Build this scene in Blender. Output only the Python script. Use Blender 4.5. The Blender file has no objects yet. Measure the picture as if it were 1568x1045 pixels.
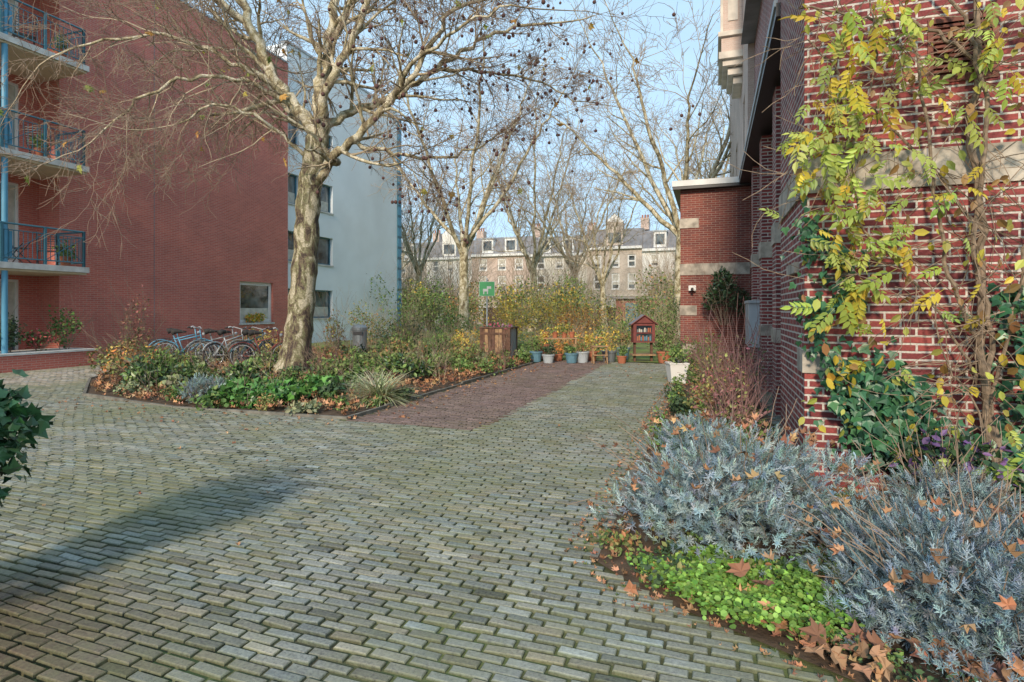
import bpy, math, random
import numpy as np
from mathutils import Vector, Matrix
random.seed(7); rng=np.random.default_rng(7)
A=math.radians(19.34); SA,CA=math.sin(A),math.cos(A)
def W(v,u): return (CA*v+SA*u, -SA*v+CA*u)
def VU(X,Y): return (CA*X-SA*Y, SA*X+CA*Y)
scene=bpy.context.scene
# ------------------------------------------------------------------ materials
def newmat(name):
    m=bpy.data.materials.new(name); m.use_nodes=True
    nt=m.node_tree; b=nt.nodes['Principled BSDF']; return m,nt,b
def N(nt,t,**k):
    n=nt.nodes.new(t)
    for a,v in k.items(): setattr(n,a,v)
    return n
def c4(c): return (c[0],c[1],c[2],1)
def mat(name,col,rough=.7,var=.25,scale=6,bump=.15,metal=0,col2=None,bscale=40):
    m,nt,b=newmat(name)
    tc=N(nt,'ShaderNodeTexCoord'); no=N(nt,'ShaderNodeTexNoise'); no.inputs['Scale'].default_value=scale; no.inputs['Detail'].default_value=4
    nt.links.new(tc.outputs['Object'],no.inputs['Vector'])
    r=N(nt,'ShaderNodeValToRGB'); c2=col2 or tuple(x*(1-var) for x in col)
    r.color_ramp.elements[0].position=.35; r.color_ramp.elements[1].position=.65
    r.color_ramp.elements[0].color=c4(c2); r.color_ramp.elements[1].color=c4(tuple(min(1,x*(1+var*.4)) for x in col))
    nt.links.new(no.outputs['Fac'],r.inputs['Fac']); nt.links.new(r.outputs['Color'],b.inputs['Base Color'])
    b.inputs['Roughness'].default_value=rough; b.inputs['Metallic'].default_value=metal
    if bump>.25:
        n2=N(nt,'ShaderNodeTexNoise'); n2.inputs['Scale'].default_value=bscale; n2.inputs['Detail'].default_value=3
        nt.links.new(tc.outputs['Object'],n2.inputs['Vector'])
        bp=N(nt,'ShaderNodeBump'); bp.inputs['Strength'].default_value=bump; bp.inputs['Distance'].default_value=.01
        nt.links.new(n2.outputs['Fac'],bp.inputs['Height']); nt.links.new(bp.outputs['Normal'],b.inputs['Normal'])
    return m
def plain(name,col,rough=.9):
    m,nt,b=newmat(name); b.inputs['Base Color'].default_value=c4(col); b.inputs['Roughness'].default_value=rough; return m
def brickmat(name,c1,c2,mortar,bw=.22,rh=.0625,ms=.008,bump=.5,stain=.25,c3=None):
    m,nt,b=newmat(name)
    uv=N(nt,'ShaderNodeUVMap'); uv.uv_map='UVMap'
    nz=N(nt,'ShaderNodeTexNoise'); nz.inputs['Scale'].default_value=9; nz.inputs['Detail'].default_value=1
    nt.links.new(uv.outputs[0],nz.inputs['Vector'])
    mx=N(nt,'ShaderNodeVectorMath',operation='MULTIPLY_ADD'); mx.inputs[1].default_value=(.008,.008,0)
    nt.links.new(nz.outputs['Color'],mx.inputs[0]); nt.links.new(uv.outputs[0],mx.inputs[2])
    br=N(nt,'ShaderNodeTexBrick'); br.inputs['Scale'].default_value=1
    br.inputs['Color1'].default_value=c4(c1); br.inputs['Color2'].default_value=c4(c2); br.inputs['Mortar'].default_value=c4(mortar)
    br.inputs['Brick Width'].default_value=bw; br.inputs['Row Height'].default_value=rh; br.inputs['Mortar Size'].default_value=ms
    br.inputs['Mortar Smooth'].default_value=.25
    nt.links.new(mx.outputs[0],br.inputs['Vector'])
    n1=N(nt,'ShaderNodeTexNoise'); n1.inputs['Scale'].default_value=.9; n1.inputs['Detail'].default_value=6; n1.inputs['Roughness'].default_value=.65
    nt.links.new(uv.outputs[0],n1.inputs['Vector'])
    r=N(nt,'ShaderNodeMapRange'); r.inputs['From Min'].default_value=.3; r.inputs['From Max'].default_value=.7; r.inputs['To Min'].default_value=1-stain; r.inputs['To Max'].default_value=1+stain*.5
    nt.links.new(n1.outputs['Fac'],r.inputs['Value'])
    n3=N(nt,'ShaderNodeTexNoise'); n3.inputs['Scale'].default_value=60; n3.inputs['Detail'].default_value=2
    nt.links.new(uv.outputs[0],n3.inputs['Vector'])
    r3=N(nt,'ShaderNodeMapRange'); r3.inputs['From Min'].default_value=.3; r3.inputs['From Max'].default_value=.7; r3.inputs['To Min'].default_value=.78; r3.inputs['To Max'].default_value=1.18
    nt.links.new(n3.outputs['Fac'],r3.inputs['Value'])
    mm=N(nt,'ShaderNodeMath',operation='MULTIPLY'); nt.links.new(r.outputs[0],mm.inputs[0]); nt.links.new(r3.outputs[0],mm.inputs[1])
    vm=N(nt,'ShaderNodeVectorMath',operation='SCALE'); nt.links.new(br.outputs['Color'],vm.inputs[0]); nt.links.new(mm.outputs[0],vm.inputs['Scale'])
    nt.links.new(vm.outputs[0],b.inputs['Base Color']); b.inputs['Roughness'].default_value=.85
    if bump>.35:
        bp=N(nt,'ShaderNodeBump'); bp.invert=True; bp.inputs['Strength'].default_value=bump; bp.inputs['Distance'].default_value=.008
        nt.links.new(br.outputs['Fac'],bp.inputs['Height']); nt.links.new(bp.outputs['Normal'],b.inputs['Normal'])
    return m
def leafmat(name,rough=.5,trans=.25):
    m,nt,b=newmat(name); out=nt.nodes['Material Output']
    at=N(nt,'ShaderNodeAttribute'); at.attribute_name='Col'
    nt.links.new(at.outputs['Color'],b.inputs['Base Color']); b.inputs['Roughness'].default_value=rough
    if trans>0:
        t=N(nt,'ShaderNodeBsdfTranslucent'); nt.links.new(at.outputs['Color'],t.inputs['Color'])
        mx=N(nt,'ShaderNodeMixShader'); mx.inputs[0].default_value=trans
        nt.links.new(b.outputs[0],mx.inputs[1]); nt.links.new(t.outputs[0],mx.inputs[2]); nt.links.new(mx.outputs[0],out.inputs['Surface'])
    return m
LEAF=leafmat('leaf_matte',.6,0.2); LEAFG=leafmat('leaf_glossy',.38,0); LEAFO=leafmat('leaf_opaque',.75,0)
def barkmat(name,cols,scale=3,zs=.5,bump=.7,ps=(.42,.47,.53,.58)):
    m,nt,b=newmat(name)
    tc=N(nt,'ShaderNodeTexCoord'); mp=N(nt,'ShaderNodeMapping'); mp.inputs['Scale'].default_value=(1,1,zs)
    nt.links.new(tc.outputs['Object'],mp.inputs['Vector'])
    no=N(nt,'ShaderNodeTexNoise'); no.inputs['Scale'].default_value=scale; no.inputs['Detail'].default_value=4; no.inputs['Roughness'].default_value=.65; no.inputs['Distortion'].default_value=.8
    nt.links.new(mp.outputs[0],no.inputs['Vector'])
    r=N(nt,'ShaderNodeValToRGB'); r.color_ramp.interpolation='CONSTANT'
    els=r.color_ramp.elements; els[0].position=0; els[0].color=c4(cols[0])
    els[1].position=ps[0]; els[1].color=c4(cols[1])
    for p,c in zip(ps[1:],cols[2:]): e=els.new(p); e.color=c4(c)
    nt.links.new(no.outputs['Fac'],r.inputs['Fac'])
    n2=N(nt,'ShaderNodeTexNoise'); n2.inputs['Scale'].default_value=30; n2.inputs['Detail'].default_value=3; nt.links.new(tc.outputs['Object'],n2.inputs['Vector'])
    rr=N(nt,'ShaderNodeMapRange'); rr.inputs['From Min'].default_value=.3; rr.inputs['From Max'].default_value=.7; rr.inputs['To Min'].default_value=.65; rr.inputs['To Max'].default_value=1.25; nt.links.new(n2.outputs['Fac'],rr.inputs['Value'])
    vm=N(nt,'ShaderNodeVectorMath',operation='SCALE'); nt.links.new(r.outputs['Color'],vm.inputs[0]); nt.links.new(rr.outputs[0],vm.inputs['Scale'])
    nt.links.new(vm.outputs[0],b.inputs['Base Color']); b.inputs['Roughness'].default_value=.85
    if bump:
        bp=N(nt,'ShaderNodeBump'); bp.inputs['Strength'].default_value=bump; bp.inputs['Distance'].default_value=.03
        nt.links.new(n2.outputs['Fac'],bp.inputs['Height']); nt.links.new(bp.outputs['Normal'],b.inputs['Normal'])
    return m
BARK=barkmat('plane_bark',[(.07,.05,.04),(.15,.115,.075),(.20,.19,.10),(.30,.27,.17),(.50,.45,.33)],4.6,.45,.7,(.42,.47,.515,.56))
BARKL=barkmat('plane_limb_bark',[(.15,.12,.07),(.27,.22,.13),(.38,.33,.2),(.50,.45,.31),(.64,.59,.46)],4,.6,0,(.40,.45,.50,.55))
TWIG=plain('twig',(.27,.20,.145)); TWIGL=plain('twig_pale',(.44,.36,.25)); TWIGD=plain('twig_distant',(.40,.31,.23)); PURT=plain('purple_twig',(.23,.13,.12))
WOODV=mat('vine_wood',(.26,.19,.13),.9,.4,20,0)
SEED=plain('seed_ball',(.11,.055,.05))
RED=brickmat('red_brick',(.62,.175,.125),(.52,.135,.10),(.56,.33,.28),.22,.0625,.007,.2,.14)
DRED=brickmat('old_red_brick',(.36,.075,.065),(.17,.035,.04),(.62,.57,.51),.23,.066,.010,.8,.3)
ANX=brickmat('annex_brick',(.27,.07,.05),(.17,.045,.04),(.36,.27,.22),.22,.062,.006,.2,.25)
PINKB=brickmat('pink_brick',(.62,.47,.40),(.55,.41,.34),(.62,.55,.48),.22,.0625,.006,.2)
TANB=brickmat('tan_brick',(.62,.52,.43),(.57,.46,.38),(.6,.55,.48),.22,.0625,.006,.2)
STONE=mat('sandstone',(.48,.43,.36),.85,.45,5,.4)
STONEL=mat('pale_stone',(.66,.60,.52),.85,.2,3,.2)
CONC=mat('balcony_concrete',(.6,.6,.58),.8,.2,4,.2)
WHITEP=mat('white_paint',(.78,.78,.76),.5,.06,3,0)
RENDER=mat('white_render',(.80,.86,.89),.85,.06,.7,.1)
TEAL=mat('teal_paint',(.055,.17,.23),.4,.1,3,0)
BLUEP=mat('blue_paint',(.10,.32,.48),.4,.1,3,0)
CREAM=mat('cream_soffit',(.66,.54,.36),.7,.1,3,0)
BLACK=plain('black_paint',(.03,.03,.035),.4)
GREYM=mat('grey_metal',(.22,.25,.27),.4,.1,6,0,.3)
SLATE=mat('slate',(.22,.22,.235),.7,.25,2,.2)
ZINC=mat('zinc',(.42,.47,.51),.5,.15,3,0)
GUTW=mat('white_gutter',(.74,.76,.76),.6,.1,3,0)
SOIL=mat('soil',(.10,.065,.04),1,.4,8,.8)
WOODD=mat('dark_wood',(.13,.065,.04),.7,.4,9,.1)
WOODL=mat('light_wood',(.38,.24,.13),.7,.3,9,.2)
TERRA=mat('terracotta',(.42,.15,.08),.8,.2,9,.1)
VENT=mat('vent_terracotta',(.24,.09,.065),.85,.3,9,.1)
BLUEPOT=mat('blue_pot',(.12,.25,.33),.5,.2,9,0)
GREENS=mat('green_sign',(.10,.48,.18),.4,.05,3,0)
RUBBER=plain('rubber',(.03,.03,.03),.8)
REDP=mat('red_paint',(.20,.05,.045),.6,.2,9,0)
CURT=mat('curtain',(.6,.57,.5),.9,.2,5,0)
def glassmat():
    m,nt,b=newmat('window_glass')
    tc=N(nt,'ShaderNodeTexCoord'); no=N(nt,'ShaderNodeTexNoise'); no.inputs['Scale'].default_value=1.3
    nt.links.new(tc.outputs['Object'],no.inputs['Vector'])
    r=N(nt,'ShaderNodeValToRGB'); r.color_ramp.elements[0].position=.4; r.color_ramp.elements[0].color=(.02,.028,.035,1); r.color_ramp.elements[1].position=.65; r.color_ramp.elements[1].color=(.18,.21,.22,1)
    nt.links.new(no.outputs['Fac'],r.inputs['Fac']); nt.links.new(r.outputs['Color'],b.inputs['Base Color'])
    b.inputs['Roughness'].default_value=.04; b.inputs['Specular IOR Level'].default_value=1
    return m
GLASS=glassmat()
# ------------------------------------------------------------------ mesh utils
def fastmesh(name,verts,facegroups,matgroups=None,col=None,smooth=False):
    me=bpy.data.meshes.new(name); V=np.asarray(verts,dtype=np.float32)
    me.vertices.add(len(V)); me.vertices.foreach_set('co',V.ravel())
    li=[];st=[];mi=[];off=0
    for gi,F in enumerate(facegroups):
        F=np.asarray(F,dtype=np.int32)
        if len(F)==0: continue
        k=F.shape[1]; li.append(F.ravel()); st.append(off+np.arange(len(F))*k); off+=F.size
        mi.append(np.full(len(F),matgroups[gi] if matgroups else 0) )
    li=np.concatenate(li).astype(np.int32); st=np.concatenate(st).astype(np.int32); mi=np.concatenate(mi).astype(np.int32)
    me.loops.add(len(li)); me.loops.foreach_set('vertex_index',li)
    me.polygons.add(len(st)); me.polygons.foreach_set('loop_start',st); me.polygons.foreach_set('material_index',mi)
    me.polygons.foreach_set('use_smooth',np.full(len(st),smooth,dtype=bool))
    me.update(calc_edges=True); me.validate()
    if col is not None:
        a=me.color_attributes.new('Col','FLOAT_COLOR','POINT')
        C=np.ones((len(V),4),dtype=np.float32); C[:,:3]=col; a.data.foreach_set('color',C.ravel())
    return me
def obj(name,me,mats=(),parent=None,rot=False,loc=None):
    o=bpy.data.objects.new(name,me); scene.collection.objects.link(o)
    for m in mats: me.materials.append(m)
    if parent: o.parent=parent
    elif rot: o.rotation_euler=(0,0,-A)
    if loc: o.location=loc
    return o
def empty(name,rot=False,loc=(0,0,0),rz=None):
    o=bpy.data.objects.new(name,None); scene.collection.objects.link(o); o.location=loc; o.empty_display_size=.2
    if rot: o.rotation_euler=(0,0,-A)
    if rz is not None: o.rotation_euler=(0,0,rz)
    return o
class MB:
    def __init__(s): s.v=[];s.f=[];s.m=[];s.mats=[]
    def mi(s,m):
        if m not in s.mats: s.mats.append(m)
        return s.mats.index(m)
    def poly(s,pts,m):
        b=len(s.v); s.v+=[tuple(p) for p in pts]; s.f.append(tuple(range(b,b+len(pts)))); s.m.append(s.mi(m))
    def box(s,x0,x1,y0,y1,z0,z1,m):
        b=len(s.v); s.v+=[(x0,y0,z0),(x1,y0,z0),(x1,y1,z0),(x0,y1,z0),(x0,y0,z1),(x1,y0,z1),(x1,y1,z1),(x0,y1,z1)]
        for f in ((0,3,2,1),(4,5,6,7),(0,1,5,4),(1,2,6,5),(2,3,7,6),(3,0,4,7)):
            s.f.append(tuple(b+i for i in f)); s.m.append(s.mi(m))
    def tube(s,pts,rad,m,n=6,cap=True):
        pts=[Vector(p) for p in pts]; b=len(s.v); k=len(pts)
        if not isinstance(rad,(list,tuple)): rad=[rad]*k
        t0=(pts[1]-pts[0]).normalized(); a=t0.orthogonal().normalized()
        for i,p in enumerate(pts):
            t=(pts[min(i+1,k-1)]-pts[max(i-1,0)])
            t=t.normalized() if t.length>1e-9 else t0
            a=(a-t*a.dot(t)); a=a.normalized() if a.length>1e-6 else t.orthogonal().normalized()
            c=t.cross(a)
            for j in range(n):
                q=2*math.pi*j/n; w=p+(a*math.cos(q)+c*math.sin(q))*rad[i]; s.v.append((w.x,w.y,w.z))
        mi=s.mi(m)
        for i in range(k-1):
            for j in range(n):
                s.f.append((b+i*n+j,b+i*n+(j+1)%n,b+(i+1)*n+(j+1)%n,b+(i+1)*n+j)); s.m.append(mi)
        if cap and n>3:
            s.f.append(tuple(b+j for j in range(n))[::-1]); s.m.append(mi)
            s.f.append(tuple(b+(k-1)*n+j for j in range(n))); s.m.append(mi)
    def lathe(s,prof,m,n=16,c=(0,0,0)):
        s.tube([(c[0],c[1],c[2]+z+1e-5*i) for i,(r,z) in enumerate(prof)],[r for r,z in prof],m,n)
    def ball(s,c,r,m,n=6,k=4):
        pts=[];rr=[]
        for i in range(k+1):
            a=math.pi*i/k; pts.append((c[0],c[1],c[2]-r*math.cos(a))); rr.append(max(1e-4,r*math.sin(a)))
        s.tube(pts,rr,m,n,False)
    def torus(s,c,R,r,m,axis='y',n=28,k=6):
        pts=[]
        for i in range(n+1):
            a=2*math.pi*i/n
            if axis=='y': pts.append((c[0]+R*math.cos(a),c[1],c[2]+R*math.sin(a)))
            else: pts.append((c[0]+R*math.cos(a),c[1]+R*math.sin(a),c[2]))
        s.tube(pts,r,m,k,False)
    def make(s,name,parent=None,rot=False,uv=False,smooth=False,loc=None):
        me=bpy.data.meshes.new(name); me.from_pydata(s.v,[],s.f); me.update()
        for m in s.mats: me.materials.append(m)
        me.polygons.foreach_set('material_index',s.m)
        if smooth: me.polygons.foreach_set('use_smooth',[True]*len(s.f))
        if uv:
            l=me.uv_layers.new(name='UVMap')
            for p in me.polygons:
                n=p.normal; ax=abs(n.x);ay=abs(n.y);az=abs(n.z)
                for li in p.loop_indices:
                    c=me.vertices[me.loops[li].vertex_index].co
                    l.data[li].uv=(c.x,c.y) if az>ax and az>ay else ((c.y,c.z) if ax>ay else (c.x,c.z))
        return obj(name,me,(),parent,rot,loc)
def wall(mb,axis,c,sg,a0,a1,z0,z1,ops,m,depth=.12,revm=None):
    As=sorted(set([a0,a1]+[o[0] for o in ops]+[o[1] for o in ops])); Zs=sorted(set([z0,z1]+[o[2] for o in ops]+[o[3] for o in ops]))
    P=(lambda a,z,d=0:(c-sg*d,a,z)) if axis=='x' else (lambda a,z,d=0:(a,c-sg*d,z))
    for i in range(len(As)-1):
        for j in range(len(Zs)-1):
            am=(As[i]+As[i+1])/2; zm=(Zs[j]+Zs[j+1])/2
            if any(o[0]<am<o[1] and o[2]<zm<o[3] for o in ops): continue
            mb.poly([P(As[i],Zs[j]),P(As[i+1],Zs[j]),P(As[i+1],Zs[j+1]),P(As[i],Zs[j+1])],m)
    rm=revm or m
    for o in ops:
        a,b,z,w=o[:4]
        mb.poly([P(a,z),P(a,w),P(a,w,depth),P(a,z,depth)],rm); mb.poly([P(b,z),P(b,w),P(b,w,depth),P(b,z,depth)],rm)
        mb.poly([P(a,z),P(b,z),P(b,z,depth),P(a,z,depth)],rm); mb.poly([P(a,w),P(b,w),P(b,w,depth),P(a,w,depth)],rm)
def window(mb,axis,c,sg,a0,a1,z0,z1,depth,fm,gm=None,div=(1,1),fw=.06,curt=None,sill=None):
    gm=gm or GLASS
    def bx(a,b,z,w,d0,d1,m):
        x=sorted((c-sg*d0,c-sg*d1))
        if axis=='x': mb.box(x[0],x[1],a,b,z,w,m)
        else: mb.box(a,b,x[0],x[1],z,w,m)
    bx(a0,a1,z0,z1,depth,depth+.02,gm)
    if curt:
        for (fa,fb,fz,fw_) in curt: bx(a0+(a1-a0)*fa,a0+(a1-a0)*fb,z0+(z1-z0)*fz,z0+(z1-z0)*fw_,depth-.004,depth-.001,CURT)
    d0=depth-.05; d1=depth-.006
    bx(a0,a0+fw,z0,z1,d0,d1,fm); bx(a1-fw,a1,z0,z1,d0,d1,fm)
    bx(a0+fw,a1-fw,z0,z0+fw,d0,d1,fm); bx(a0+fw,a1-fw,z1-fw,z1,d0,d1,fm)
    for i in range(1,div[0]):
        a=a0+(a1-a0)*i/div[0]; bx(a-fw/2,a+fw/2,z0+fw,z1-fw,d0+.004,d1,fm)
    for i in range(1,div[1]):
        z=z0+(z1-z0)*i/div[1]; bx(a0+fw,a1-fw,z-fw/2,z+fw/2,d0+.008,d1,fm)
    if sill is not None: bx(a0-.05,a1+.05,z0-.07,z0,-.05,depth-.06,sill)
# ------------------------------------------------------------------ leaves
def tmpl(kind):
    if kind=='oval': v=[(0,0,0),(.22,.22,.05),(.27,.58,.05),(0,1,-.06),(-.27,.58,.05),(-.22,.22,.05)]; f=[(0,1,2,3),(0,3,4,5)]
    elif kind=='round': v=[(0,0,0),(.42,.25,.08),(.42,.72,.06),(0,.98,-.04),(-.42,.72,.06),(-.42,.25,.08)]; f=[(0,1,2,3),(0,3,4,5)]
    elif kind=='ivy':
        v=[(0,0,0),(.3,-.05,0),(.5,.3,.06),(.28,.42,.02),(.0,1,-.08),(-.28,.42,.02),(-.5,.3,.06),(-.3,-.05,0)]
        f=[(0,1,2,3),(0,3,4,5),(0,5,6,7)]
    elif kind=='maple':
        out=[(.12,-.05),(.38,-.02),(.58,.22),(.36,.3),(.66,.62),(.3,.55),(.14,.7),(0,1.05),(-.14,.7),(-.3,.55),(-.66,.62),(-.36,.3),(-.58,.22),(-.38,-.02),(-.12,-.05)]
        v=[(0,.25,0)]+[(x,y,.3*abs(x)+(.1 if i%3==0 else 0)-.15*max(0,y-.5)) for i,(x,y) in enumerate(out)]
        f=[(0,i,i+1) for i in range(1,len(out))]+[(0,len(out),1)]
    elif kind=='crumple':
        out=[(.1,-.05),(.42,.1),(.3,.35),(.45,.65),(.12,.6),(0,1.0),(-.2,.62),(-.5,.6),(-.3,.3),(-.42,.05)]
        v=[(0,.3,0)]+[(x*.8,y*.9,.55*abs(x)+(.14 if i%2 else -.05)) for i,(x,y) in enumerate(out)]
        f=[(0,i,i+1) for i in range(1,len(out))]+[(0,len(out),1)]
    elif kind=='spike':
        v=[];f=[]
        for i in range(22):
            t=i/21; h=.05+.75*t; az=i*2.4; el=.35+.9*t; L=.34*(1-.35*t); w=.036
            d=Vector((math.cos(az)*math.cos(el),math.sin(el),math.sin(az)*math.cos(el)))
            s=Vector((-math.sin(az),0,math.cos(az)))*w; p=Vector((0,h,0)); b=len(v)
            v+=[tuple(p-s*.6),tuple(p+s*.6),tuple(p+d*L*.7+s),tuple(p+d*L),]; f.append((b,b+1,b+2,b+3))
    elif kind=='pinnate':
        v=[];f=[]
        def leaflet(p,d,L,tw=0):
            d=Vector(d).normalized(); s=d.cross(Vector((tw,0,1))).normalized()*L; p=Vector(p); b=len(v)
            up=Vector((0,0,1))*L
            for x,y,z in [(0,0,0),(.2,.25,.05),(.24,.55,.02),(0,1,-.2),(-.24,.55,.02),(-.2,.25,.05)]:
                v.append(tuple(p+s*x+d*L*y+up*z))
            f.append((b,b+1,b+2,b+3)); f.append((b,b+3,b+4,b+5))
        for i in range(4):
            y=.28+.18*i; z=-.3*(y**2)
            for sg in (-1,1): leaflet((0,y+.03*sg,z),(sg*1,.5+.12*((i*7+sg)%3),-.3-.25*((i+sg)%2)),.33+.05*((i*3+sg)%2),.3*sg)
        leaflet((0,.95,-.27),(0,1,-.5),.4)
        b=len(v); v+=[(-.008,0,0),(.008,0,0),(.006,.95,-.27),(-.006,.95,-.27)]; f.append((b,b+1,b+2,b+3))
    elif kind=='blade':
        v=[];f=[]
        for i in range(6):
            t=i/5; w=.018*(1-t*.9); v+=[(-w,t*.75,-.55*t*t),(w,t*.75,-.55*t*t)]
        for i in range(5): f.append((2*i,2*i+1,2*i+3,2*i+2))
    return np.array(v,dtype=np.float64),np.array(f)
def norm(a): return a/(np.linalg.norm(a,axis=1,keepdims=True)+1e-9)
def scatter(kind,pos,fwd,nrm,scale,col):
    v,f=tmpl(kind); n=len(pos)
    y=norm(np.asarray(fwd,float)); z=np.asarray(nrm,float); z=norm(z-y*(z*y).sum(1,keepdims=True)); x=np.cross(y,z)
    R=np.stack([x,y,z],axis=1)
    sc=np.asarray(scale).reshape(-1,1,1)
    V=np.einsum('kj,njl->nkl',v,R)*sc+np.asarray(pos)[:,None,:]
    F=f[None]+(np.arange(n)*len(v))[:,None,None]
    C=np.repeat(np.asarray(col),len(v),axis=0)
    return V.reshape(-1,3),F.reshape(-1,f.shape[1]),C
def join(parts):
    V=[];F={};C=[];off=0
    for v,f,c in parts:
        V.append(v); C.append(c); F.setdefault(f.shape[1],[]).append(f+off); off+=len(v)
    return np.concatenate(V),[np.concatenate(x) for x in F.values()],np.concatenate(C)
def leafobj(name,parts,m=None,parent=None,loc=None):
    V,F,C=join(parts); me=fastmesh(name,V,F,None,C); return obj(name,me,(m or LEAF,),parent,False,loc)
def colors(n,pal,w=None,jit=.2):
    pal=np.array(pal); i=rng.choice(len(pal),n,p=w); c=pal[i]*(1+rng.normal(0,jit,(n,1)))*(1+rng.normal(0,.06,(n,3))); return np.clip(c,.004,1)
def cloud(kind,c,rad,n,size,pal,w=None,lumps=9,up=.3,shell=.6,droop=0,zmin=.01):
    c=np.array(c);rad=np.array(rad)
    lc=norm(rng.normal(0,1,(lumps,3)))*rng.uniform(.25,.75,(lumps,1)); lr=rng.uniform(.3,.55,lumps)
    i=rng.integers(0,lumps,n); d=norm(rng.normal(0,1,(n,3))); rr=rng.uniform(0,1,n)**(1/3); rr=rr*(1-shell)+shell*(.8+.25*rng.random(n))
    rr=np.where(rng.random(n)<.1,rr*1.35,rr)
    p=lc[i]+d*(lr[i]*rr)[:,None]; pos=c+p*rad; k=pos[:,2]>zmin
    pos=pos[k]; d=d[k]; n=len(pos)
    nr=norm(d+rng.normal(0,.55,(n,3))+np.array([0,0,up])); fw=norm(rng.normal(0,1,(n,3))+d*.5+np.array([0,0,-droop]))
    return scatter(kind,pos,fw,nr,size*rng.uniform(.6,1.3,n),colors(n,pal,w))
# ------------------------------------------------------------------ branches
def rv(s=1): return Vector((random.gauss(0,s),random.gauss(0,s),random.gauss(0,s)))
def catmull(P,k=5):
    P=[Vector(p) for p in P]; P=[P[0]*2-P[1]]+P+[P[-1]*2-P[-2]]; out=[]
    for i in range(1,len(P)-2):
        for j in range(k):
            t=j/k; a,b,c,d=P[i-1],P[i],P[i+1],P[i+2]
            out.append(.5*((2*b)+(c-a)*t+(2*a-5*b+4*c-d)*t*t+(3*b-a-3*c+d)*t**3))
    out.append(P[-2]); return out
tips=[]; RMIN=[.0035]
def grow(mb,p,d,L,r,lvl,mx,up=.06,wig=.16,nch=(5,5,4,3),mats=(BARKL,TWIGL,TWIG)):
    n=3 if lvl>=mx else (4 if lvl>=mx-1 else 6); pts=[p.copy()]; q=p.copy(); d=d.normalized(); dirs=[d.copy()]
    for i in range(n):
        d=(d+rv(wig)+Vector((0,0,up))).normalized(); q=q+d*(L/n); pts.append(q.copy()); dirs.append(d.copy())
    r1=max(r*.35,RMIN[0]*.7); rad=[r+(r1-r)*i/n for i in range(n+1)]
    m=mats[0] if r>.035 else (mats[1] if r>.012 else mats[2])
    mb.tube(pts,rad,m,6 if r>.03 else 3,False)
    if lvl>=mx: tips.append(q.copy()); return
    k=nch[min(lvl,len(nch)-1)]
    for i in range(k):
        t=random.uniform(.2,1) if i<k-1 else 1
        j=min(n,int(t*n)); dd=dirs[j]; ax=dd.cross(rv()).normalized(); ang=random.uniform(.4,1.0)*(1 if i<k-1 else .4)
        nd=Matrix.Rotation(ang,3,ax)@dd
        grow(mb,pts[j],nd,L*random.uniform(.42,.68),max(RMIN[0],rad[j]*.62),lvl+1,mx,up*.9-.015*lvl,wig*1.1,nch,mats)
def limb(mb,P,r0,r1,mx=3,nk=8,L=2.0,sides=9,m=None,start=.25,up=.05,nch=(5,5,4,3),mats=(BARKL,TWIGL,TWIG)):
    pts=catmull(P); n=len(pts); pts=[p+rv(.03+.02*r0/.15) if 0<i<n-1 else p for i,p in enumerate(pts)]
    rad=[r0+(r1-r0)*(i/(n-1))**.7 for i in range(n)]
    mb.tube(pts,rad,m or BARKL,sides,False)
    for i in range(nk):
        t=start+(1-start)*(i+random.random())/nk; j=min(n-1,int(t*(n-1))); dd=(pts[min(j+1,n-1)]-pts[max(j-1,0)]).normalized()
        ax=dd.cross(rv()).normalized(); nd=Matrix.Rotation(random.uniform(.5,1.1),3,ax)@dd
        grow(mb,pts[j],nd,L*random.uniform(.6,1.1)*(1.15-.4*t),max(.01,rad[j]*.5),0,mx,up,.15,nch,mats)
    grow(mb,pts[-1],(pts[-1]-pts[-2]),L,rad[-1],0,mx,up,.13,nch,mats)
# ------------------------------------------------------------------ ground
me=fastmesh('ground',[(-400,-200,-.06),(400,-200,-.06),(400,600,-.06),(-400,600,-.06)],[[(0,1,2,3)]])
GR=mat('grass_ground',(.15,.24,.05),1,.5,1.2,.2,0,(.16,.13,.06)); obj('ground',me,(GR,))
def inpoly(x,y,P):
    r=False;j=len(P)-1
    for i in range(len(P)):
        if (P[i][1]>y)!=(P[j][1]>y) and x<(P[j][0]-P[i][0])*(y-P[i][1])/(P[j][1]-P[i][1])+P[i][0]: r=not r
        j=i
    return r
RB=[(-.75,17.1),(-.75,3.65),(-.3,3.25),(.55,2.82),(1.5,2.3),(7,1.6),(7,5.6),(.8,5.6),(.8,17.1)]
LB=[(-5.05,16.2),(-5.05,7.1),(-8.3,6.95),(-11.1,7.4),(-13.6,9.2),(-15.3,11.6),(-16.1,15),(-16.2,30),(-5.8,30),(-5.3,17.5)]
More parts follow.
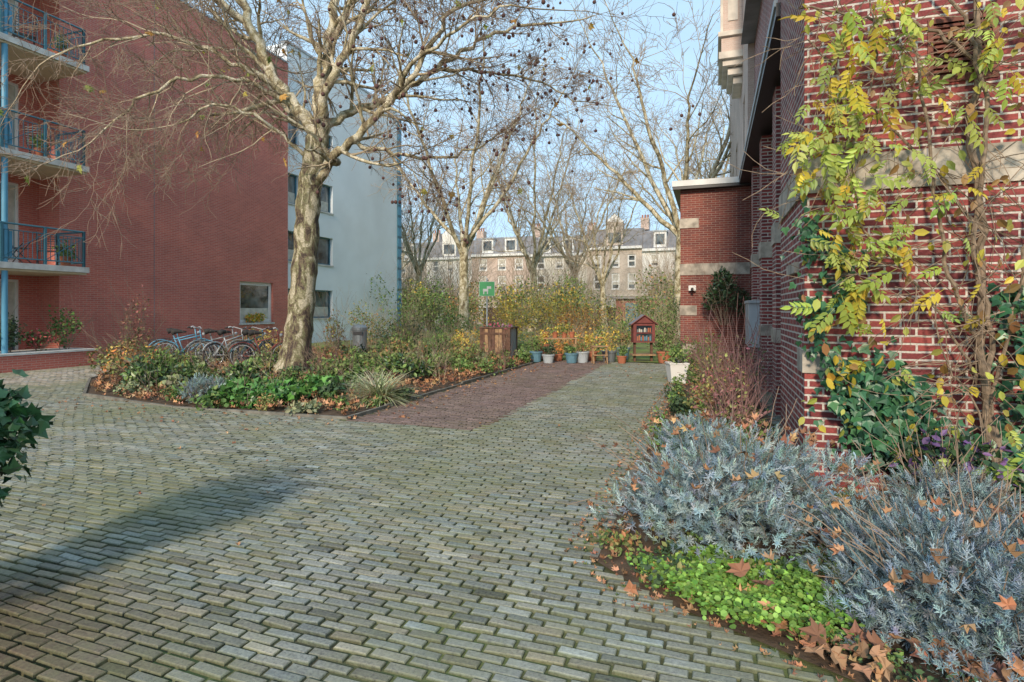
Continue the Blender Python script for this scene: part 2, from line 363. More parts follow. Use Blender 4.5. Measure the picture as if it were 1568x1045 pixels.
def pmat(name,moss):
    m,nt,b=newmat(name)
    at=N(nt,'ShaderNodeAttribute'); at.attribute_name='Col'; tc=N(nt,'ShaderNodeTexCoord')
    n1=N(nt,'ShaderNodeTexNoise'); n1.inputs['Scale'].default_value=.5; n1.inputs['Detail'].default_value=7; n1.inputs['Roughness'].default_value=.75
    n2=N(nt,'ShaderNodeTexNoise'); n2.inputs['Scale'].default_value=55; n2.inputs['Detail'].default_value=4; n2.inputs['Roughness'].default_value=.75
    for n in (n1,n2): nt.links.new(tc.outputs['Object'],n.inputs['Vector'])
    r2=N(nt,'ShaderNodeMapRange'); r2.inputs['From Min'].default_value=.3; r2.inputs['From Max'].default_value=.7; r2.inputs['To Min'].default_value=.5; r2.inputs['To Max'].default_value=1.45; nt.links.new(n2.outputs['Fac'],r2.inputs['Value'])
    vm=N(nt,'ShaderNodeVectorMath',operation='SCALE'); nt.links.new(at.outputs['Color'],vm.inputs[0]); nt.links.new(r2.outputs[0],vm.inputs['Scale'])
    ad=N(nt,'ShaderNodeMath',operation='MULTIPLY_ADD'); ad.inputs[1].default_value=.35; nt.links.new(n2.outputs['Fac'],ad.inputs[0]); nt.links.new(n1.outputs['Fac'],ad.inputs[2])
    r1=N(nt,'ShaderNodeMapRange'); r1.inputs['From Min'].default_value=.58; r1.inputs['From Max'].default_value=.84; r1.inputs['To Max'].default_value=moss; nt.links.new(ad.outputs[0],r1.inputs['Value'])
    mx=N(nt,'ShaderNodeMix',data_type='RGBA'); nt.links.new(r1.outputs[0],mx.inputs['Factor']); nt.links.new(vm.outputs[0],mx.inputs[6]); mx.inputs[7].default_value=(.15,.165,.075,1)
    nt.links.new(mx.outputs[2],b.inputs['Base Color']); b.inputs['Roughness'].default_value=.85
    bp=N(nt,'ShaderNodeBump'); bp.inputs['Strength'].default_value=.6; bp.inputs['Distance'].default_value=.006; nt.links.new(n2.outputs['Fac'],bp.inputs['Height']); nt.links.new(bp.outputs['Normal'],b.inputs['Normal'])
    return m
PAVER=pmat('mossy_pavers',.75); PAVER2=pmat('red_clinker',.2)
def pavers(name,test,v0,v1,u0,u1,bl,bw,colf,m,gap=.012,be=.008):
    V=[];F=[];C=[]
    row=0;u=u0
    while u<u1:
        x=v0+(bl/2 if row%2 else 0)+random.uniform(-.025,.025)
        while x<v1:
            cx=x+bl/2; cy=u+bw/2+.045*math.sin(x*.8)+.03*math.sin(x*.37+u*.3)+.008*math.sin(x*3.1+row)
            if test(cx,cy):
                hx=bl/2-gap/2-random.uniform(0,.004); hy=bw/2-gap/2-random.uniform(0,.004)
                h=random.gauss(0,.0022)+.01*math.sin(cx*1.3)*math.sin(cy*1.1); tx=random.gauss(0,.014); ty=random.gauss(0,.035); a=random.gauss(0,.02)
                ca,sa=math.cos(a),math.sin(a); b=len(V)
                for (ex,ey,z) in ((hx-be,hy-be,0),(hx,hy,-.006),(hx,hy,-.035)):
                    for sx,sy in ((-1,-1),(1,-1),(1,1),(-1,1)):
                        px,py=sx*ex,sy*ey
                        V.append((cx+px*ca-py*sa,cy+px*sa+py*ca,z+h+px*tx+py*ty))
                F.append((b,b+1,b+2,b+3))
                for k in (0,4):
                    for j in range(4): F.append((b+k+j,b+k+4+j,b+k+4+(j+1)%4,b+k+(j+1)%4))
                c=colf(cx,cy); dk=[c[0]*.45,c[1]*.5,c[2]*.38]; C+= [c]*4+[dk]*8
            x+=bl
        u+=bw; row+=1
    me=fastmesh(name,V,[F],None,np.array(C)); return obj(name,me,(m,),None,True)
def pcol(v,u):
    k=random.gauss(1,.2); g=random.gauss(0,.014); c=[(.262+g)*k,.265*k,(.235-g)*k]
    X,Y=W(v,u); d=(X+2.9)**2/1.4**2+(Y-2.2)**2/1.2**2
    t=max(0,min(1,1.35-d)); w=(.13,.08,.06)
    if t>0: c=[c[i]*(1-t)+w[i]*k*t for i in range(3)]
    if v<-13 and u>8: c=[c[0]*1.5,c[1]*1.32,c[2]*1.35]
    return c
redp=lambda v,u:-5.0<v<-2.95 and 6.95<u<17.6
def tgreen(v,u):
    if v<-18.3 or redp(v,u) or inpoly(v,u,RB) or inpoly(v,u,LB): return False
    if v>-2.95: return u<17.6
    if v<-14: return u<24
    return u<9.6 or v<-11
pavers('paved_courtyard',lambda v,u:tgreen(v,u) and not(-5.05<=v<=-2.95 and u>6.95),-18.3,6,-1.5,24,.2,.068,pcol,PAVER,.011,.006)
def rcol(v,u):
    k=random.gauss(1,.2); return [.20*k,.135*k,.125*k]
pavers('brick_path',redp,-5.0,-2.97,6.95,17.6,.2,.065,rcol,PAVER2,.008,.006)
JOINT=mat('mossy_joint',(.10,.125,.04),1,.5,1.0,.6,0,(.06,.055,.035),60)
mb=MB(); mb.poly([(-18.4,-14,-.019),(7,-14,-.019),(7,24.1,-.019),(-18.4,24.1,-.019)],JOINT); mb.make('paving_joints',None,True)
mb=MB(); mb.poly([(x,y,.0) for x,y in RB],SOIL); 
mb.poly([(x,y,.004) for x,y in LB],SOIL); mb.make('planting_soil',None,True)
mb=MB(); mb.poly([(-18,17.65,.014),(12,17.65,.014),(12,60,.014),(-18,60,.014)],GR); mb.make('garden_lawn',None,True)
CONCD=mat('kerb_concrete',(.20,.19,.16),.9,.4,6,.4)
mb=MB()
def edging(P,h=.03,w=.05):
    for (a,b) in zip(P[:-1],P[1:]):
        a=Vector((a[0],a[1],0));b=Vector((b[0],b[1],0)); d=b-a; L=d.length; d.normalize(); s=Vector((-d.y,d.x,0))*w/2; n=max(1,int(L/1.0))
        for i in range(n):
            p=a+d*(L*i/n+.004); q=a+d*(L*(i+1)/n-.004); hh=h+random.gauss(0,.008)
            bs=len(mb.v)
            for z in (-.05,hh):
                for r in (p-s,q-s,q+s,p+s): mb.v.append((r.x,r.y,z))
            for f in ((4,5,6,7),(0,1,5,4),(1,2,6,5),(2,3,7,6),(3,0,4,7)): mb.f.append(tuple(bs+i for i in f)); mb.m.append(mb.mi(CONCD))
edging(LB[0:2],.05); edging(LB[1:7],.03); edging([(-.72,16.9),(-.72,3.65)],.012,.05)
mb.make('kerb',None,True)
# ------------------------------------------------------------------ left red apartment building
root=empty('brick_apartment_building',True)
V0=-18.5; H=13.0
mb=MB()
wall(mb,'x',V0,1,11.62,21.4,-.1,H,[(18.56,20.46,1.05,2.8)],RED,.16)
window(mb,'x',V0,1,18.56,20.46,1.05,2.8,.16,WHITEP,None,(1,1),.14,[(.07,.93,.08,.36)],sill=CONC)
Vr=-19.4
mb.poly([(V0,11.62,-.1),(V0,11.62,H),(Vr,11.62,H),(Vr,11.62,-.1)],RED)
mb.poly([(V0,21.4,-.1),(V0,21.4,H),(V0-10,21.4,H),(V0-10,21.4,-.1)],RED)
mb.poly([(V0,-8,-.1),(V0,-8,H),(V0-10,-8,H),(V0-10,-8,-.1)],RED)
wall(mb,'x',V0,1,-8,5.2,-.1,H,[(u,u+1.6,z+.9,z+2.3) for u in (-6,-2,2) for z in (0,2.8,5.6,8.4)],RED,.14)
for u in (-6,-2,2):
    for z in (0,2.8,5.6,8.4): window(mb,'x',V0,1,u,u+1.6,z+.9,z+2.3,.14,WHITEP,None,(2,1))
mb.poly([(V0,5.2,-.1),(V0,5.2,H),(Vr,5.2,H),(Vr,5.2,-.1)],RED)
mb.poly([(V0,-8,H),(V0,21.4,H),(V0-10,21.4,H),(V0-10,-8,H)],SLATE)
mb.box(V0-.25,V0+.03,11.64,21.42,H,H+.08,ZINC)
for uu in (14.7,): mb.box(V0+.001,V0+.006,uu,uu+.02,0,H,SLATE)
ops=[]
for k in range(4):
    z=k*2.95-(.1 if k else 0)
    ops+=[(9.9,11.1,z+.15,z+2.5),(8.2,9.6,z+.15,z+2.5),(6.2,7.8,z+.15,z+2.5)]
wall(mb,'x',Vr,1,5.2,11.62,-.1,H,ops,RED,.1)
for (a,b,z,w) in ops:
    window(mb,'x',Vr,1,a,b,z,w,.1,WHITEP if a>9 else TEAL,None,(2,1),.07,[(.06,.3,.03,.97),(.78,.94,.03,.97)] if random.random()<.7 else [(.05,.95,.5,.97)])
mb.make('walls',root,uv=True)
leafobj('window_plants',[cloud('oval',(V0-.02,19.5,1.32),(.07,.75,.28),560,.10,[(.75,.5,.05),(.75,.35,.04),(.25,.35,.06),(.7,.6,.35)],None,7)],LEAFO,root)
mb=MB()
B0,B1,BV=7.4,11.66,-17.25
for k in range(1,5):
    z=k*2.95-.1
    mb.box(Vr+.01,BV,B0,B1,z-.16,z,CONC); mb.box(Vr+.01,BV-.05,B0+.05,B1-.05,z-.22,z-.163,CREAM)
    for (x0,y0,x1,y1) in ((BV-.06,B0+.05,BV-.06,B1-.12),(BV-.06,B1-.12,V0+.05,B1-.12),):
        L=math.hypot(x1-x0,y1-y0); n=int(L/.11)
        for zz,r in ((1.02,.028),(.12,.02),(.85,.014)): mb.tube([(x0,y0,z+zz),(x1,y1,z+zz)],r,TEAL,6)
        for i in range(n+1):
            t=i/n; x=x0+(x1-x0)*t; y=y0+(y1-y0)*t; mb.tube([(x,y,z+.12),(x,y,z+.85)],.009,TEAL,4)
        np_=max(1,round(L/1.1))
        for i in range(np_+1):
            t=i/np_; x=x0+(x1-x0)*t; y=y0+(y1-y0)*t; mb.box(x-.03,x+.03,y-.03,y+.03,z-.1,z+1.04,TEAL)
        for i in range(np_):
            a=(x0+(x1-x0)*i/np_,y0+(y1-y0)*i/np_); b=(x0+(x1-x0)*(i+1)/np_,y0+(y1-y0)*(i+1)/np_)
            mb.tube([(a[0],a[1],z+.12),(b[0],b[1],z+.85)],.011,TEAL,4)
    mb.box(BV-.09,BV-.075,B0+.1,9.75,z+.15,z+.82,BLUEP)
mb.tube([(BV-.12,9.6,0),(BV-.12,9.6,13.5)],.07,BLUEP,12)
mb.tube([(BV-.12,7.5,0),(BV-.12,7.5,13.5)],.07,BLUEP,12)
mb.make('balconies',root)
mb=MB(); mb.box(-18.4,-17.0,6,11.7,-.05,.42,RED); mb.box(-18.42,-16.97,5.97,11.73,.42,.47,CONC)
mb.make('terrace_wall',root,uv=True)
def chair(v,u,z,rz=0):
    e=empty('balcony_chair',False,(*W(v,u),z),rz); m=MB()
    for x in (-.22,.22):
        m.tube([(x,-.22,0),(x,.2,.62)],.014,BLACK,5); m.tube([(x,.25,0),(x,-.2,.45),(x,-.3,.95)],.014,BLACK,5)
    for i in range(7): m.box(-.22,.22,-.2+i*.06,-.16+i*.06,.43,.445,BLACK)
    for i in range(7): m.tube([(-.22,-.21-i*.015,.5+i*.065),(.22,-.21-i*.015,.5+i*.065)],.012,BLACK,4)
    m.make('frame',e)
chair(-18.0,11.0,2.85,.6); chair(-17.9,10.2,2.85,-.5); chair(-18,10.8,5.8,.3); chair(-18,10.4,8.75,.9)
# ------------------------------------------------------------------ white building
root=empty('white_apartment_building',True)
mb=MB(); Vw=-18.58
ops=[]
for z0,z1 in ((1.2,2.6),(3.9,5.3),(6.6,8.0),(9.3,10.6)):
    ops+=[(21.5,22.25,z0,z1),(23.3,24.8,z0,z1)]
wall(mb,'x',Vw,1,21.42,31.2,-.1,14,ops,RENDER,.2)
for i,o in enumerate(ops): window(mb,'x',Vw,1,*o,.2,TEAL,None,(1,1),.07,[(.08,.92,.05,.4)] if i%3 else [(.08,.35,.05,.95)],CONC)
mb.poly([(Vw,31.2,-.1),(Vw,31.2,14),(Vw-10,31.2,14),(Vw-10,31.2,-.1)],RENDER)
mb.poly([(Vw,21.42,13),(Vw,21.42,14),(Vw-10,21.42,14),(Vw-10,21.42,13)],RENDER)
mb.poly([(Vw,21.42,14),(Vw,31.2,14),(Vw-10,31.2,14),(Vw-10,21.42,14)],SLATE)
mb.box(Vw-.3,Vw+.05,21.4,31.3,14,14.1,ZINC)
mb.box(Vw-.3,Vw+.03,31.22,31.7,0,13.6,TEAL)
for i in range(20): mb.box(Vw+.03,Vw+.05,31.25,31.67,.3+i*.66,.8+i*.66,BLUEP)
mb.make('walls',root)
# ------------------------------------------------------------------ right brick house
root=empty('old_brick_house',True)
mb=MB()
u0=5.57; v0=.77
BZ0,BZ1=2.62,2.93
wall(mb,'y',u0,-1,v0,8,-.1,9,[(1.72,2.12,3.5,3.95)],DRED,.1)
mb.poly([(v0,u0,-.1),(v0,u0,9),(v0,7.4,9),(v0,7.4,-.1)],DRED)
v1=1.12
mb.poly([(v0,7.4,-.1),(v0,7.4,9),(v1,7.4,9),(v1,7.4,-.1)],DRED)
ops=[(8.1,9.0,3.25,4.6),(8.1,9.0,1.2,2.5),(10.6,11.5,3.25,4.6),(10.6,11.5,1.2,2.5),(13,13.9,3.25,4.6)]
wall(mb,'x',v1,-1,7.4,17.1,-.1,9,ops,DRED,.15)
for o in ops:
    window(mb,'x',v1,-1,*o,.15,WHITEP,None,(1,2),.06,sill=STONE)
for uu in (9.5,12.1,14.6): 
    mb.box(v1-.2,v1+.05,uu,uu+.5,-.1,5.0,DRED); mb.box(v1-.22,v1+.04,uu-.02,uu+.52,BZ0,BZ1,STONE); mb.box(v1-.22,v1+.04,uu-.02,uu+.52,1.1,1.3,STONE)
mb.poly([(v0,u0,9),(8,u0,9),(8,17.1,9),(v0,17.1,9)],SLATE)
mb.make('walls',root,uv=True)
mb=MB()
mb.box(v0-.02,8,u0-.022,u0+.05,BZ0,BZ1,STONE); mb.box(v0-.022,v0+.05,u0+.052,7.4,BZ0+.002,BZ1-.002,STONE)
for i in range(9):
    x=v0+.9+i*.85; mb.box(x,x+.008,u0-.024,u0-.02,BZ0,BZ1,SLATE)
for z in (1.05,4.5): mb.box(v0-.02,v0+.28,u0-.02,u0+.3,z,z+.2,STONE)
mb.box(v0-.04,v0+.03,5.9,6.5,1.95,2.05,STONE); 
mb.box(v1-.02,v1+.05,7.42,17.05,BZ0+.004,BZ1-.004,STONE)
mb.box(v1-.03,v1+.05,7.42,17.05,4.72,4.86,STONE)
mb.make('stone_bands',root)
mb=MB()
mb.box(.72,1.12,7.4,17.05,5.08,5.24,BLACK); mb.box(.70,.74,7.4,17.05,5.2,5.3,ZINC)
mb.tube([(.9,7.5,5.1),(.9,7.48,4.9),(1.02,7.5,4.7),(1.02,7.5,.1)],.045,BLACK,10)
mb.make('gutter',root)
mb=MB()
mb.box(1.72,2.12,u0-.012,u0+.06,3.46,3.5,VENT); mb.box(1.72,2.12,u0-.012,u0+.06,3.95,3.99,VENT)
mb.box(1.68,1.72,u0-.012,u0+.06,3.46,3.99,VENT); mb.box(2.12,2.16,u0-.012,u0+.06,3.46,3.99,VENT)
for i in range(11): mb.box(1.722,2.118,u0+.0,u0+.05,3.505+i*.041,3.527+i*.041,VENT)
mb.box(1.72,2.12,u0+.09,u0+.1,3.5,3.95,BLACK)
mb.make('vent_grille',root)
mb=MB(); va=-.85
mb.box(va,3,17.1,22.5,-.1,5.1,ANX)
mb.make('annex',root,uv=True)
mb=MB()
mb.box(va-.22,3.2,16.85,22.7,5.12,5.28,GUTW); mb.box(va-.2,3.2,16.87,22.7,5.04,5.118,BLACK)
mb.box(va-.02,1.0,17.078,17.2,BZ0-.02,BZ1,STONE); mb.box(va-.022,va+.05,17.21,22.5,BZ0-.02,BZ1,STONE)
for z,w in ((.35,.45),(1.45,.45),(3.95,.5)): mb.box(va-.025,va+w,17.074,17.5,z,z+.28,STONE)
mb.box(-.62,-.42,16.95,17.08,2.15,2.3,WHITEP); mb.tube([(-.52,16.9,2.2),(-.52,16.8,2.18)],.04,BLACK,8)
mb.make('annex_trim',root)
mb=MB()
wall(mb,'x',.95,-1,17.1,34,5.1,16,[(18.6,19.6,6.2,8.2),(24,25.4,6.2,8.2),(28,29.4,6.2,8.2)],PINKB,.15)
for o in ((18.6,19.6,6.2,8.2),(24,25.4,6.2,8.2),(28,29.4,6.2,8.2)): window(mb,'x',.95,-1,*o,.15,WHITEP,None,(1,2),.07,sill=STONEL)
mb.poly([(.95,17.1,5.1),(.95,17.1,16),(9,17.1,16),(9,17.1,5.1)],PINKB)
mb.box(.3,1.4,19.8,22,10.0,15.5,PINKB)
for i,(d,z) in enumerate(((0,10.0),(.12,9.8),(.28,9.55),(.45,9.3))):
    mb.box(.22+d,1.2,19.72+d,22.08-d,z-.22,z-.003,STONEL)
mb.box(.2,1.3,19.7,22.1,10.5,10.65,STONEL); mb.box(.5,.8,19.77,19.8,11,13,STONEL)
mb.box(.25,1.3,19.75,22.05,12.9,13.1,STONEL)
mb.box(.27,.35,19.78,20.1,10.65,12.9,STONEL)
mb.make('tall_block',root,uv=True)
mb=MB(); mb.box(.72,1.1,12.6,13.9,.84,1.74,ZINC); mb.box(.7,1.1,12.56,13.94,1.742,1.80,ZINC); mb.box(.715,.72,13.2,13.215,.86,1.72,BLACK); mb.tube([(.95,13.2,0),(.95,13.2,.84)],.03,GREYM,8)
mb.make('wall_utility_box',None,True)
# ------------------------------------------------------------------ row houses
HB=[PINKB,mat('cream_wall',(.74,.68,.58),.8,.1,2,.1),TANB,mat('white_wall',(.78,.76,.71),.8,.08,2,.1)]
def rowhouse(v,w,k,h=8.0):
    mb=MB(); u=62; m=HB[k%4]; D=9
    ops=[]
    xs=[v+w*f for f in (.12,.45,.74)]
    for z in (1.0,3.8,6.2):
        for x in xs: ops.append((x,x+w*.15,z,z+(1.8 if z<6 else 1.4)))
    wall(mb,'y',u,-1,v,v+w,-.1,h,ops,m,.15)
    for o in ops: window(mb,'y',u,-1,*o,.15,WHITEP,None,(1,2),.16,[(.1,.9,.3,.95)] if random.random()<.75 else None,STONEL)
    mb.box(v+.004,v+w-.004,u-.35,u-.003,h-.05,h+.22,WHITEP)
    mb.box(v+.003,v+w-.003,u-.06,u-.005,3.1,3.25,STONEL)
    t=h+2.3
    mb.poly([(v,u-.1,h+.22),(v+w,u-.1,h+.22),(v+w,u+1.1,t),(v,u+1.1,t)],SLATE)
    mb.poly([(v,u+1.1,t),(v+w,u+1.1,t),(v+w,u+D,t+.3),(v,u+D,t+.3)],SLATE)
    for x in (v,v+w): mb.poly([(x,u,0),(x,u,h+.2),(x,u+1.1,t),(x,u+D,t+.3),(x,u+D,0)],m)
    mb.poly([(v,u+D,0),(v+w,u+D,0),(v+w,u+D,t+.3),(v,u+D,t+.3)],m)
    for f in ((.18,.58) if k%3 else (.36,)):
        x=v+w*f; q=w*.2 if k%3 else w*.3; top=h+2.0 if k%3 else h+2.9
        mb.box(x,x+q,u-.05,u+1.2,h+.35,top,WHITEP if k%3 else m); mb.box(x+.2,x+q-.2,u-.07,u-.052,h+.65,h+1.75,GLASS)
        if k%3: mb.box(x-.1,x+q+.1,u-.15,u+1.3,top+.002,top+.15,ZINC)
        else: mb.poly([(x-.15,u-.06,top),(x+q+.15,u-.06,top),(x+q/2,u-.06,top+.9)],WHITEP); mb.poly([(x-.15,u-.1,top),(x+q/2,u-.1,top+.95),(x+q/2,u+2,top+.95),(x-.15,u+2,top)],SLATE); mb.poly([(x+q+.15,u-.1,top),(x+q/2,u-.1,top+.95),(x+q/2,u+2,top+.95),(x+q+.15,u+2,top)],SLATE)
    mb.box(v+w-.45,v+w+.45,u+2.5,u+3.6,t,t+1.3,HB[0]); 
    for i in range(3): mb.tube([(v+w-.3+i*.3,u+3,t+1.3),(v+w-.3+i*.3,u+3,t+1.7)],.09,TERRA,8)
    if k%2: 
        mb.box(v+w*.4,v+w*.66,u-1.0,u-.01,3.3,3.42,CONC)
        mb.tube([(v+w*.4,u-1,4.3),(v+w*.66,u-1,4.3)],.03,BLACK,4)
        for i in range(9): x=v+w*(.4+.26*i/8); mb.tube([(x,u-1,3.42),(x,u-1,4.3)],.015,BLACK,4)
    mb.make('row_house',None,True,True)
vv=-52;k=0
while vv<26:
    w=random.choice((5.4,6,6.6,7.2)); rowhouse(vv,w-.01,k,7.9+random.choice((0,.35,-.2,.5))); vv+=w;k+=1
# ------------------------------------------------------------------ main plane tree
def planetree():
    mb=MB(); Y=14.0; RMIN[0]=.005
    T=[(-5.42,Y,-.1),(-5.34,Y,.35),(-5.2,Y,1.5),(-5.08,Y,3.0),(-4.98,Y-.05,4.4),(-4.85,Y,5.4),(-4.72,Y,6.2)]
    pts=catmull(T,7); n=len(pts); rad=[]
    for i,p in enumerate(pts):
        t=i/(n-1); rad.append(.34-.09*t+.22*math.exp(-p.z*3.0)+.018*math.sin(i*1.7)+random.uniform(-.01,.01))
    mb.tube(pts,rad,BARK,18,False)
    L=[([(-4.98,Y,4.4),(-4.55,Y-.2,5.15),(-3.85,Y-.4,5.65),(-2.95,Y-.6,6.4),(-2.15,Y-.8,7.3),(-1.3,Y-.8,8.6)],.16,.05),
       ([(-3.9,Y-.4,5.62),(-3.1,Y-.1,5.5),(-2.1,Y+.2,5.42),(-1.0,Y+.5,5.7),(-.2,Y+.6,6.2)],.07,.02),
       ([(-4.75,Y,6.0),(-5.3,Y-.1,6.6),(-5.75,Y-.2,7.1),(-6.25,Y-.2,8.3),(-6.7,Y-.1,9.4),(-6.9,Y,11)],.19,.08),
       ([(-4.72,Y,6.2),(-4.75,Y+.2,7.2),(-4.5,Y+.3,8.4),(-4.4,Y+.3,9.8),(-4.1,Y+.4,11.5)],.2,.08),
       ([(-4.75,Y,6.0),(-4.2,Y+.3,6.5),(-3.1,Y+.5,7.0),(-2.0,Y+.8,7.9),(-.9,Y+1,8.7),(.3,Y+1.2,9.2)],.13,.04),
       ([(-4.72,Y,6.1),(-4.3,Y-.5,7.0),(-3.5,Y-.9,8.2),(-2.9,Y-1.2,9.6),(-2.2,Y-1.2,11)],.13,.05),
       ([(-5.75,Y-.2,7.1),(-6.7,Y-.5,7.5),(-7.8,Y-.8,7.9),(-8.9,Y-1.2,7.7),(-10.2,Y-1.4,7.2)],.075,.02),
       ([(-5.3,Y-.1,6.6),(-6.2,Y-.8,6.9),(-7.1,Y-1.4,6.7),(-8.0,Y-1.8,6.1),(-8.6,Y-2.1,5.3)],.065,.02),
       ([(-6.25,Y-.2,8.3),(-7.3,Y-.6,9.2),(-8.6,Y-.8,9.6),(-9.8,Y-1,9.6)],.08,.025),
       ([(-4.5,Y+.3,8.4),(-3.6,Y-.6,9.3),(-2.6,Y-1.6,9.6),(-1.4,Y-2.4,9.6)],.09,.025),
       ([(-3,Y-.6,6.4),(-2.2,Y-1.5,6.9),(-1.2,Y-2.3,7.4),(0,Y-2.8,7.6)],.07,.02),
       ([(-4.85,Y,5.9),(-5.6,Y+.8,6.6),(-6.6,Y+1.6,7.6),(-7.4,Y+2.2,9)],.11,.035),
       ([(-2,Y+.8,7.9),(-.6,Y+1.3,8.0),(.8,Y+1.6,7.8),(1.9,Y+1.8,7.4)],.055,.018),
       ([(-4.9,Y,5.2),(-5.6,Y-.6,5.9),(-6.5,Y-1.2,6.2),(-7.3,Y-1.7,5.6)],.06,.018),
       ([(-5.75,Y-.2,7.1),(-6.3,Y+.6,8.0),(-7.6,Y+1.3,8.6),(-9.3,Y+1.6,8.7)],.08,.025)]
    for P,a,b in L: limb(mb,P,a,b,3,13,1.9,8,None,.2,.0,(5,4,4))
    for t in random.sample([t for t in tips if t.x>-4.5],560):
        h=random.uniform(.05,.2); mb.tube([t,(t.x,t.y,t.z-h)],.004,TWIG,3,False); mb.ball((t.x,t.y,t.z-h-.02),random.uniform(.035,.052),SEED)
    o=mb.make('plane_tree',None,smooth=True)
    tp=random.sample(tips,90); n=len(tp)
    pos=np.array([(t.x,t.y,t.z) for t in tp]); 
    leafobj('remaining_leaves',[scatter('maple',pos,rng.normal(0,.6,(n,3))+[0,0,-1],rng.normal(0,1,(n,3)),rng.uniform(.1,.22,n),colors(n,[(.45,.38,.07),(.28,.33,.08),(.5,.28,.06)]))],LEAF,o)
planetree()
def gentree(h,fork,r,seed,spread=1.0,mats=(BARKL,TWIGL,TWIGD),nk=7):
    random.seed(seed); mb=MB(); RMIN[0]=.011
    T=catmull([(0,0,-.2),(random.uniform(-.15,.15),0,fork*.5),(random.uniform(-.2,.2),random.uniform(-.2,.2),fork)],6)
    mb.tube(T,[r*(1-.25*i/(len(T)-1))+r*.6*math.exp(-p.z*2.5) for i,p in enumerate(T)],BARKL,10,False)
    top=T[-1]; nl=7
    for i in range(nl):
        a=2*math.pi*i/nl+random.uniform(-.4,.4); R=spread*h*random.uniform(.12,.34); z=h*random.uniform(.6,1) if i else h
        P=[top-Vector((0,0,random.uniform(0,fork*.18))),top+Vector((math.cos(a)*R*.4,math.sin(a)*R*.4,(z-fork)*.28)),top+Vector((math.cos(a)*R*.75,math.sin(a)*R*.75,(z-fork)*.6)),top+Vector((math.cos(a)*R,math.sin(a)*R,(z-fork)*.82))]
        limb(mb,P,r*.45,r*.12,3,nk,h*.17,6,None,.2,.04,(4,4,3),mats)
    return mb.make('plane_tree',None,smooth=True)
t1=gentree(18,5.5,.33,11); t2=gentree(17,4.5,.30,23); t3=gentree(20,6,.38,37)
def place(o,X,Y,s=1,rz=0): o.location=(X,Y,0); o.scale=(s,s,s); o.rotation_euler=(0,0,rz)
place(t1,-2.7,32,.95,.3); place(t2,1.6,42,1.05,1); place(t3,9.2,31,1.0,2)
for (s,X,Y,sc,rz) in ((t1,5.6,50,.95,2.2),(t2,-7,44,1,3.1),(t3,15,44,1,.7),(t2,19,36,1.0,5),(t1,-12,58,.95,5.1),(t2,6.2,38,.75,2.7)):
    o=bpy.data.objects.new('plane_tree',s.data); scene.collection.objects.link(o); place(o,X,Y,sc,rz)
random.seed(99); RMIN[0]=.0035
# ------------------------------------------------------------------ shrubs
def twigs(mb,c,n,h,sp,r=.008,m=TWIG,mx=1,nch=(4,3)):
    for i in range(n):
        a=random.uniform(0,6.28); q=random.random()**.5
        p=Vector((c[0]+math.cos(a)*sp*.3*q,c[1]+math.sin(a)*sp*.3*q,c[2])); d=Vector((math.cos(a)*sp*q,math.sin(a)*sp*q,h))
        grow(mb,p,d,d.length*random.uniform(.6,1),r,0,mx,.03,.12,nch,(m,m,m))
def shrub(name,X,Y,rx,rz,n,size,pal,kind='oval',m=None,w=None,ntw=14,z0=0,lumps=10,ry=None,twm=TWIG,shell=.5):
    e=empty(name,False,(X,Y,z0)); ry=ry or rx
    leafobj('leaves',[cloud(kind,(0,0,rz*.95),(rx*1.1,ry*1.1,rz*1.05),n,size,pal,w,lumps,.4,shell)],m or LEAFO,e)
    if ntw:
        mb=MB(); twigs(mb,(0,0,0),ntw,rz*1.9,max(rx,ry)*.9,.009,twm); mb.make('stems',e)
    return e
GREEN=[(.10,.18,.045),(.15,.24,.06),(.07,.13,.035),(.19,.26,.08)]
DGREEN=[(.04,.085,.04),(.06,.115,.045),(.035,.065,.03)]
YEL=[(.62,.48,.09),(.45,.44,.10),(.62,.40,.08)]
ORG=[(.6,.27,.07),(.5,.20,.06),(.6,.42,.1),(.30,.17,.06)]
MIXA=[(.17,.20,.06),(.33,.28,.10),(.36,.18,.08),(.11,.16,.045),(.24,.26,.09)]
BRN=[(.38,.20,.10),(.30,.14,.075),(.46,.28,.15),(.2,.10,.055)]
bg=[(-4.5,24,1.0,.8,DGREEN,0),(-2.6,25,.9,.8,GREEN,1),(-6.5,26,1.2,1.0,MIXA,1),(-.6,26,1.1,1.0,YEL,2),(1.4,27,1.5,1.3,YEL,2),(3.2,26,1.3,1.0,ORG,2),(5,27,1.4,1.2,YEL,1),(2.2,22.5,.9,.6,ORG,2),(4.2,22,1.0,.7,GREEN,1),(6.4,24,1.2,1.3,GREEN,1),(7.4,22,1.1,1.3,ORG,1),(-.9,22.5,.7,.5,YEL,2),(3.4,31,1.8,1.8,YEL,1),(7.5,31,1.8,1.9,MIXA,1),(0,32,1.6,1.7,YEL,1),(-5,33,2,1.7,GREEN,1),(10,34,2,2.2,MIXA,1),(-9,34,2,2.0,GREEN,1),(1.0,20.1,.8,.35,GREEN,1),(2.6,20.2,.9,.4,ORG,1),(5.2,19.3,.7,.7,GREEN,0),(-3,38,2,2.2,MIXA,1),(5,40,2.4,2.4,GREEN,1),(-1.8,20.8,.6,.4,YEL,2),(2.0,36,1.8,2.1,MIXA,1),(-7.5,38,2,2.3,YEL,1)]
for i,(X,Y,r,h,p,q) in enumerate(bg):
    shrub('garden_shrub',X,Y,r,h,int(900*r),.10 if Y<28 else .15,p if q in(0,2) else p+GREEN,'oval',None,None,30,0,9,twm=TWIGL)
parts=[];mb=MB()
RMIN[0]=.009
